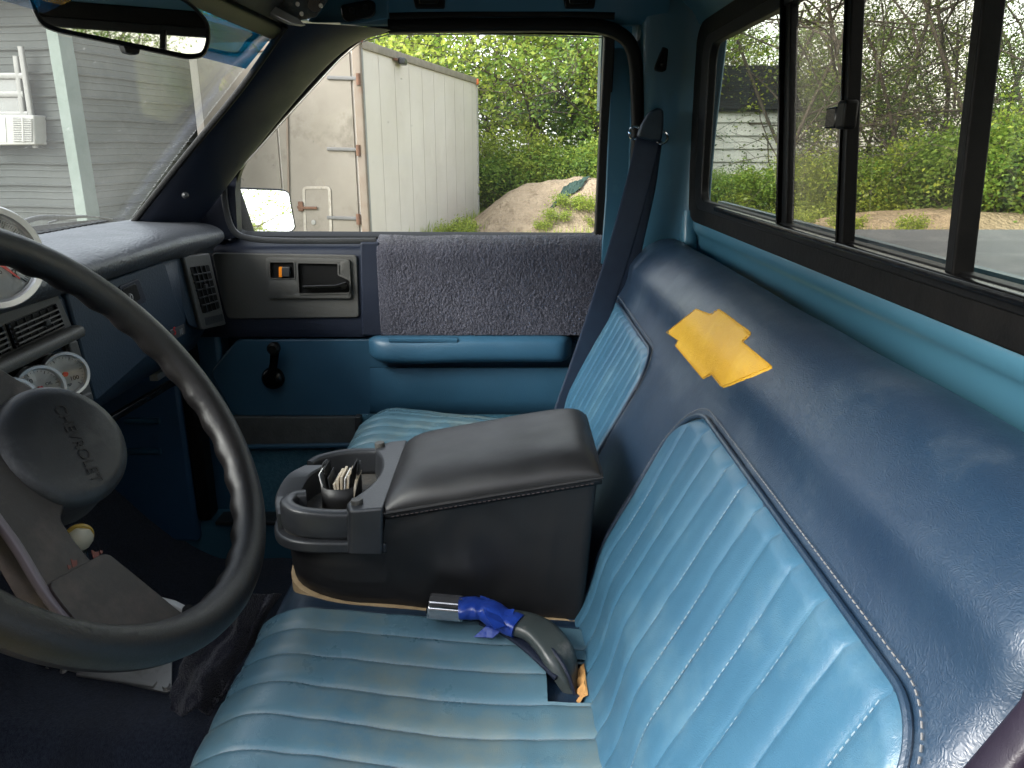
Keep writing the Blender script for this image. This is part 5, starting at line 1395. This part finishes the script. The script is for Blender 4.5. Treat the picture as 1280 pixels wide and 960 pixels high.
# --- foliage
def leafmat(name, c1, c2, tr_=.45):
    m = bpy.data.materials.new(name); m.use_nodes = True; nt = m.node_tree; N = nt.nodes; L = nt.links
    b = N['Principled BSDF']; b.inputs['Roughness'].default_value = .5; b.inputs['Specular IOR Level'].default_value = .4
    ge = N.new('ShaderNodeNewGeometry'); mx = N.new('ShaderNodeMix'); mx.data_type = 'RGBA'
    mx.inputs[6].default_value = (*c1, 1); mx.inputs[7].default_value = (*c2, 1); L.new(ge.outputs['Random Per Island'], mx.inputs[0])
    L.new(mx.outputs[2], b.inputs['Base Color'])
    t = N.new('ShaderNodeBsdfTranslucent'); L.new(mx.outputs[2], t.inputs[0])
    ms = N.new('ShaderNodeMixShader'); ms.inputs[0].default_value = tr_; L.new(b.outputs[0], ms.inputs[1]); L.new(t.outputs[0], ms.inputs[2])
    L.new(ms.outputs[0], N['Material Output'].inputs[0]); MATS[name] = m; return m
LFY = leafmat('yellow_green_leaves', (.44, .50, .08), (.18, .27, .035))
LFG = leafmat('green_leaves', (.11, .22, .035), (.25, .35, .055))
LFD = leafmat('dark_leaves', (.03, .065, .02), (.09, .13, .03))
LFP = leafmat('pale_bud_leaves', (.18, .22, .06), (.08, .12, .03))
BARK = mat('bark', (.13, .10, .075), .9, col2=(.07, .055, .042), nscale=12, bump=.8, bscale=30, bdist=.02)
BARKG = mat('grey_bark', (.085, .07, .057), .9, col2=(.05, .042, .035), nscale=12, bump=.8, bscale=30, bdist=.02)
def leaves(pos, size, seed, flat=0):
    rg = np.random.default_rng(seed); n = len(pos); P = np.array(pos)
    a = rg.normal(size=(n, 3)); a[:, 2] *= .6; a /= np.linalg.norm(a, axis=1)[:, None]
    b = rg.normal(size=(n, 3)); b -= (b*a).sum(1)[:, None]*a; b /= np.linalg.norm(b, axis=1)[:, None]
    c = np.cross(a, b); s = (size*rg.uniform(.55, 1.3, n))[:, None]
    v = np.empty((n, 4, 3)); v[:, 0] = P-a*s; v[:, 1] = P+b*s*.55+c*s*.12; v[:, 2] = P+a*s; v[:, 3] = P-b*s*.55+c*s*.12
    return v.reshape(-1, 3)
def leafmesh(name, pos, size, seed, m):
    v = leaves(pos, size, seed); n = len(pos)
    me = bpy.data.meshes.new(name); me.vertices.add(len(v)); me.vertices.foreach_set('co', v.ravel())
    me.loops.add(4*n); me.loops.foreach_set('vertex_index', np.arange(4*n)); me.polygons.add(n)
    me.polygons.foreach_set('loop_start', np.arange(0, 4*n, 4)); me.polygons.foreach_set('loop_total', np.full(n, 4)); me.update(); me.validate()
    me.materials.append(m); return me
def treemesh(h, seed, spread, depth, trunkr, nleaf, lsz, lmat, bark, droop=0, clump=.22, low=.1, vine=0, stems=3):
    """meshes (local coordinates) of trunk, limbs and crown"""
    rg = random.Random(seed); wood = MB(); limbs = MB(); tips = []
    def grow(p, d, L_, r_, dep):
        n = 4; path = [p]; q = p
        for i in range(n):
            d = (d + Vector((rg.gauss(0, .16), rg.gauss(0, .16), rg.gauss(0, .10)-droop*(.1 if dep < depth else 0)))).normalized()
            q = q + d*L_/n; path.append(q)
        rad = [lerp(r_, r_*.55, i/n) for i in range(n+1)]
        tgt = wood if dep == depth else limbs
        tgt.sweep(path, rad, rad, up=(.3, .1, .9), seg=6 if r_ > .02 else 4, power=2)
        if dep <= 2: tips.extend(path[1:])
        if dep > 0:
            k = rg.randint(2, 4) if dep < depth else rg.randint(5, 7)
            for i in range(k):
                t = rg.uniform(.35, 1) if dep < depth else rg.uniform(.15, 1)
                j = min(n-1, int(t*n)); b = path[j].lerp(path[j+1], t*n-j)
                ax = Vector((rg.gauss(0, 1), rg.gauss(0, 1), rg.gauss(0, .5)+.15)).normalized()
                nd = (d*.6 + ax*spread).normalized()
                grow(b, nd, L_*rg.uniform(.45, .72), r_*rg.uniform(.38, .55), dep-1)
    for s_ in range(stems):
        grow(Vector((rg.gauss(0, .25), rg.gauss(0, .25), 0)), Vector((rg.gauss(0, .12), rg.gauss(0, .12), 1)).normalized(), h*rg.uniform(.65, 1), trunkr*rg.uniform(.6, 1), depth)
    rn = np.random.default_rng(seed); T = np.array([tuple(t) for t in tips]); T = T[T[:, 2] > low]
    idx = rn.integers(0, len(T), nleaf); pos = T[idx]+rn.normal(0, clump, (nleaf, 3))
    if vine:
        cz_ = rn.uniform(0, h*.75, vine//40); ca = rn.normal(0, .55, (vine//40, 2)); c3 = np.column_stack([ca, cz_])
        pos = np.vstack([pos, c3[rn.integers(0, len(c3), vine)]+rn.normal(0, .17, (vine, 3))])
    pos = pos[pos[:, 2] > .02]
    def tomesh(mb, nm):
        me = bpy.data.meshes.new(nm); me.from_pydata([tuple(v) for v in mb.v], [], mb.f); me.polygons.foreach_set('use_smooth', [True]*len(me.polygons)); me.materials.append(bark); return me
    return tomesh(wood, 'trunk'), tomesh(limbs, 'limbs'), leafmesh('crown', pos, lsz, seed+9, lmat)
kinds = {
 'leafy': treemesh(5.6, 21, .75, 4, .085, 6500, .06, LFY, BARK, clump=.15, vine=3600, low=.6),
 'green': treemesh(5.0, 22, .85, 4, .07, 6500, .055, LFG, BARK, clump=.15, vine=4600, low=.5),
 'bare': treemesh(6.2, 23, 1.0, 4, .075, 5000, .035, LFP, BARKG, droop=.5, clump=.13, low=.8, stems=2),
 'bare2': treemesh(6.0, 37, 1.1, 4, .07, 9500, .035, LFD, BARKG, droop=.3, clump=.14, low=.8, stems=2),
 'shrub': treemesh(1.5, 24, 1.1, 3, .025, 9000, .050, LFG, BARK, clump=.15, low=.02, stems=8),
 'shrub2': treemesh(1.5, 25, 1.1, 3, .025, 9000, .045, LFY, BARK, clump=.14, low=.02, stems=8),
 'weed': treemesh(.45, 26, 1.1, 2, .008, 1500, .035, LFY, BARK, clump=.07, low=.0, stems=9)}
def plant(kind, x, y, s, rz, nm, label, cat, group, z=GZ):
    e = thing(nm, label, cat, (x, y, z), group); e.rotation_euler = (0, 0, rz); e.scale = (s, s, s)
    for me, pn in zip(kinds[kind], ('trunk', 'limbs', 'crown')):
        o = bpy.data.objects.new(pn, me); C.objects.link(o); o.parent = e
    return e
rg = random.Random(8)
def azi(u, X): d = ray(u, 185); return X, d.y/d.x*X
ORD = ['first', 'second', 'third', 'fourth', 'fifth', 'sixth', 'seventh', 'eighth', 'ninth', 'tenth', 'eleventh', 'twelfth', 'thirteenth', 'fourteenth', 'fifteenth', 'sixteenth']
LOOK = {'leafy': 'yellow-green leafy', 'green': 'mid-green creeper-hung', 'bare': 'pale budding thin-branched', 'bare2': 'dark twiggy', 'shrub': 'dark green', 'shrub2': 'yellow-green'}
def ordlabels(rows_, what):
    out = []
    for (u, X, k, s) in rows_:
        far = X > 22.5 if what == 'tree' else False
        if u < 450: out.append(LOOK[k]+' tree behind the box trailer, '+('left' if u < 350 else 'right')+' of two hidden ones'); continue
        same = sorted(r[0] for r in rows_ if (r[0] < 850) == (u < 850) and r[0] >= 450 and ((r[1] > 22.5) == far if what == 'tree' else True))
        win = 'the door window' if u < 850 else 'the rear window'
        out.append('%s %s%s, %s from the left through %s' % (LOOK[k], 'farther ' if far else '', what, ORD[same.index(u)], win))
    return out
TREES = None
TL = {'leafy': 'yellow-green spring tree, leafy to the ground, in the row behind the trailer and sand heap',
      'green': 'dense mid-green tree hung with creeper in the row behind the trailer and sand heap',
      'bare': 'grey branched tree with few pale new leaves seen through the rear window',
      'bare2': 'twiggy dark tree with small sparse leaves seen through the rear window'}
TREES = ((300, 20, 'green', 1.0), (400, 19.5, 'leafy', 1.05), (505, 22, 'green', .95), (560, 21, 'leafy', .9), (628, 20, 'green', .95), (668, 19.5, 'leafy', 1.05), (712, 19, 'green', .9), (752, 19.5, 'leafy', .95), (800, 17.5, 'green', .95), (832, 20, 'leafy', .85),
                     (905, 23, 'bare2', .95), (965, 16.5, 'bare', .8), (1015, 17.5, 'bare2', .9), (1085, 17, 'bare', .95), (1150, 16.5, 'bare2', .85), (1215, 17.5, 'bare', .95), (1275, 15, 'bare2', .9), (1330, 14, 'bare', .9), (1430, 13.5, 'bare2', .9), (1010, 27, 'green', 1.0), (1070, 26, 'bare2', 1.1), (1120, 27, 'green', .95), (1180, 25, 'bare2', 1.1), (1240, 25, 'green', .9), (1300, 23, 'bare2', 1.1), (930, 29, 'green', 1.0))
for (u, X, k, s), lb in zip(TREES, ordlabels(TREES, 'tree')):
    x, y = azi(u, X); plant(k, x, y, s*rg.uniform(.95, 1.05), rg.uniform(0, 6.28), 'tree', lb, 'tree', 'trees behind the yard')
SHR = ((612, 17.4, 'shrub2', .8), (640, 17, 'shrub', .7), (672, 17.2, 'shrub2', .8), (700, 17.0, 'shrub', .7), (730, 16.8, 'shrub2', .7), (762, 17, 'shrub', .8), (800, 16.6, 'shrub2', .8),
                     (895, 16.4, 'shrub', .5), (930, 16, 'shrub2', .45), (965, 16, 'shrub', .55), (1005, 15.6, 'shrub2', .6), (1045, 15.4, 'shrub2', .65), (1085, 15.0, 'shrub', .65), (1125, 14.6, 'shrub2', .7), (1165, 14.4, 'shrub', .75), (1205, 14.0, 'shrub', .85), (1245, 13.6, 'shrub', .95), (1285, 13.4, 'shrub2', .95), (1345, 12.8, 'shrub', 1.0))
for (u, X, k, s), lb in zip(SHR, ordlabels(SHR, 'shrub')):
    x, y = azi(u, X)
    plant(k, x, y, s, rg.uniform(0, 6.28), 'shrub', lb, 'shrub', 'shrubs under the trees')
for (x, y, s) in ((13.0, -.95, 1.1), (12.9, -1.15, 1.2), (12.7, -.75, 1.0), (12.7, -1.35, .9), (13.3, .75, 1.2), (13.0, .9, 1.2), (13.1, -1.6, .7), (12.6, -.5, .8)):
    q = on(hrow, x, y); plant('weed', x, y, s*.42, rg.uniform(0, 6), 'weed_clump', 'bright green weed clump growing at the foot of the sand heap', 'weeds', 'weeds on the sand heap', z=q.z-.02)
for (u, X) in ((1075, 11.8), (1012, 12.4), (1150, 11.6)):
    x, y = azi(u, X); plant('weed', x, y, .5, rg.uniform(0, 6), 'weed_clump', 'small weed clump by the low sand bank seen through the rear window', 'weeds', 'weeds by the sand bank', z=GZ+.2)
# green net dropped on the heap
NET = mat('green_net', (.018, .045, .035), .8, col2=(.035, .075, .055), nscale=40, bump=.8, bscale=120)
rows = []
for i in range(16):
    row = []
    for j in range(12):
        u = lerp(652, 700, i/15)-lerp(0, 14, j/11)*(1-i/15); v = lerp(270-i*2.6, 262-i*1.3-12, j/11)
        d = ray(u, v); best = None
        t = 12.0
        while t < 16:
            p = d*t
            q = on(hrow, p.x, p.y) if False else None
            break
        a_ = i/15; b_ = j/11
        x = lerp(13.0, 13.8, b_*.6+a_*.4); y = lerp(-.62, -1.15, a_)-.22*b_
        q = on(hrow, x, y); row.append(Vector((x, y, q.z+.05+.05*math.sin(a_*math.pi)*math.sin(b_*math.pi)+.02*noise.noise(Vector((i*.8, j*.8, 0))))))
    rows.append(row)
nt_o = MB().grid(rows).build('garden_net', NET, None, solid=.01, origin=(13.4, -.6, -1)); tag(nt_o, 'dark green net lying crumpled on the face of the sand heap', 'net')
# grass
gpos = []
rn = np.random.default_rng(4)
gx = rn.uniform(9.5, 19, 26000); gy = rn.uniform(-13, 2.5, 26000)
keep = np.array([noise.noise(Vector((a*.6, b*.6, 7))) > .05 or a > 14.6 for a, b in zip(gx, gy)]); gx = gx[keep]; gy = gy[keep]
n = len(gx); v = np.empty((n, 3, 3)); hh = rn.uniform(.08, .30, n); an = rn.uniform(0, 6.28, n)
v[:, 0] = np.column_stack([gx-.012*np.cos(an), gy-.012*np.sin(an), np.full(n, .0)]); v[:, 1] = np.column_stack([gx+.012*np.cos(an), gy+.012*np.sin(an), np.full(n, .0)])
v[:, 2] = np.column_stack([gx+rn.normal(0, .05, n), gy+rn.normal(0, .05, n), hh])
me = bpy.data.meshes.new('grass'); me.from_pydata([tuple(q) for q in v.reshape(-1, 3)], [], [(3*i, 3*i+1, 3*i+2) for i in range(n)]); me.materials.append(LFY)
go = bpy.data.objects.new('grass', me); C.objects.link(go); tag(go, kind='stuff')

# --- shed behind, seen in the left pane of the rear window
sh = thing('garden_shed', 'small shed with black roof and pale lap siding behind creepers in the rear window', 'shed', (18, -5.2, GZ))
SX = 18.0; ya = azi(872, SX)[1]; yb = azi(985, SX)[1]
zt_ = PX(930, 140, SX).z; zr = PX(930, 84, SX+1.2).z
SID = mat('pale_siding', (.66, .68, .68), .8, spec=.1, col2=(.56, .58, .58), nscale=3)
rows = []
zs = []
z = GZ
while z < zt_: zs += [(z, -.07), (z+.26, -.02), (z+.262, 0), (z+.278, 0), (z+.28, -.07)]; z += .28
rows = [[(SX+h, y, z) for (z, h) in [(z, .0+h) for z, h in zs]] for y in np.linspace(ya, yb, 3)]
MB().grid(rows).build('wall', SID, sh, smooth=False)
MB().prism([(SX-.15, ya+.2, zt_), (SX-.15, yb-.2, zt_), (SX+1.4, yb-.2, zr), (SX+1.4, ya+.2, zr)], (0, 0, .06)).build('roof', mat('black_shingle', (.035, .037, .04), .8, spec=.1, wave=('Z', 5, .8), bdist=.03), sh)
MB().box((SX+1.4, (ya+yb)/2, (GZ+zt_)/2), (2.6, abs(yb-ya), zt_-GZ)).build('shed_body', SID, sh)

# --- yard behind and beside the viewpoint (seen only in mirrors and reflections), plus an added light blocker
FEN = mat('grey_fence_board', (.22, .19, .16), .85, col2=(.13, .11, .09), nscale=6)
fe = thing('board_fence', 'weathered grey board fence reflected in the exterior mirror', 'fence', (4, -26, GZ))
fb = MB()
for i in range(150): fb.box((-10+i*.16, -26, GZ+.9+.03*math.sin(i*5)), (.145, .03, 1.8))
fb.build('fence_boards', FEN, fe)
fb = MB()
for z in (.4, 1.4): fb.box((2, -26.04, GZ+z), (24, .05, .09))
fb.build('fence_rail', FEN, fe)
for i, (x, y) in enumerate(((1.5, -29), (7.5, -31), (13, -29), (-5, -28), (-9, -14), (-11, -6), (-12, 2), (-11, 9))):
    plant(('green', 'leafy', 'bare')[i % 3], x, y, .9, i*1.1, 'tree', 'tree at the back of the yard, seen only as a reflection', 'tree', 'trees behind the viewpoint')

hs_ = thing('light_blocker_wall', 'added unseen dark board wall behind the viewpoint, blocking low sky light', 'light blocker', (-4.2, 0, GZ))  # added and unseen: cuts the low sky light on the driver's side
hm = MB(); DB = mat('dark_boards', (.12, .085, .06), .8, col2=(.09, .065, .045), nscale=4, wave=('Z', 4, .6), bdist=.02)
hm.box((-5.4, -1, GZ+1.7), (2.4, 16, 3.4)); hm.build('wall', DB, hs_)
MB().prism([(-3.6, -9.4, GZ+3.3), (-5.6, -9.4, GZ+4.6), (-7, -9.4, GZ+3.3)], (0, 16.8, 0)).build('roof', MATS['black_shingle'], hs_)
MB().box((-4.17, 2.2, GZ+1.05), (.06, .95, 2.05)).build('blocker_door', DGREY, hs_, bevel=.01)

# =================================================================== LIGHT, SKY, CAMERA
SUN_EL, SUN_AZ = R(33), math.atan2(1.0, -.6)     # direction towards the sun in the XY plane
w = bpy.data.worlds.new('World'); scn.world = w; w.use_nodes = True; nt = w.node_tree; N = nt.nodes; L = nt.links
bg = N['Background']; sky = N.new('ShaderNodeTexSky'); sky.sky_type = 'NISHITA'; sky.sun_disc = False
sky.sun_elevation = SUN_EL; sky.sun_rotation = math.pi/2 - SUN_AZ; sky.altitude = 0; sky.air_density = 1.0; sky.dust_density = 1.5; sky.ozone_density = 1.0
# thin overcast: the sky's own light, mostly drained of blue by cloud
tc = N.new('ShaderNodeTexCoord'); nz = N.new('ShaderNodeTexNoise'); nz.inputs['Scale'].default_value = 2.2; nz.inputs['Detail'].default_value = 7
mp = N.new('ShaderNodeMapping'); mp.inputs['Scale'].default_value = (1, 1, 3); L.new(tc.outputs['Generated'], mp.inputs['Vector']); L.new(mp.outputs[0], nz.inputs['Vector'])
hs = N.new('ShaderNodeHueSaturation'); hs.inputs['Saturation'].default_value = .12; hs.inputs['Value'].default_value = 1.35; L.new(sky.outputs[0], hs.inputs['Color'])
hs2 = N.new('ShaderNodeHueSaturation'); hs2.inputs['Saturation'].default_value = .45; hs2.inputs['Value'].default_value = 1.0; L.new(sky.outputs[0], hs2.inputs['Color'])
mr = N.new('ShaderNodeMapRange'); mr.inputs['From Min'].default_value = .40; mr.inputs['From Max'].default_value = .58; L.new(nz.outputs['Fac'], mr.inputs['Value'])
mx = N.new('ShaderNodeMix'); mx.data_type = 'RGBA'; L.new(mr.outputs[0], mx.inputs[0]); L.new(hs2.outputs[0], mx.inputs[6]); L.new(hs.outputs[0], mx.inputs[7])
L.new(mx.outputs[2], bg.inputs['Color']); bg.inputs['Strength'].default_value = .15
sl = bpy.data.lights.new('sun', 'SUN'); sl.energy = 1.5; sl.angle = R(35); sl.color = (1, .965, .91)
so = bpy.data.objects.new('sun', sl); C.objects.link(so); so.location = (0, 0, 10)
sd = Vector((math.cos(SUN_AZ)*math.cos(SUN_EL), math.sin(SUN_AZ)*math.cos(SUN_EL), math.sin(SUN_EL)))
so.rotation_euler = sd.to_track_quat('Z', 'Y').to_euler()
cd = bpy.data.cameras.new('camera'); cam = bpy.data.objects.new('camera', cd); C.objects.link(cam)
cam.location = (0, 0, H); cd.sensor_fit = 'HORIZONTAL'; cd.sensor_width = 36; cd.lens = 36*F_PX/1280; cd.clip_start = .02; cd.clip_end = 400
fw = Vector((cT, 0, -sT)); cam.rotation_euler = fw.to_track_quat('-Z', 'Y').to_euler()
scn.camera = cam
scn.view_settings.view_transform = 'Standard'; scn.view_settings.look = 'None'; scn.view_settings.gamma = 1; scn.view_settings.exposure = EXPO
scn.render.engine = 'CYCLES'
cy = scn.cycles; cy.use_denoising = True; cy.max_bounces = 10; cy.diffuse_bounces = 5; cy.glossy_bounces = 5; cy.transmission_bounces = 6; cy.transparent_max_bounces = 24
cy.sample_clamp_indirect = 8; cy.caustics_reflective = False; cy.caustics_refractive = False
for o in bpy.data.objects:
    if '_w' in o: del o['_w']
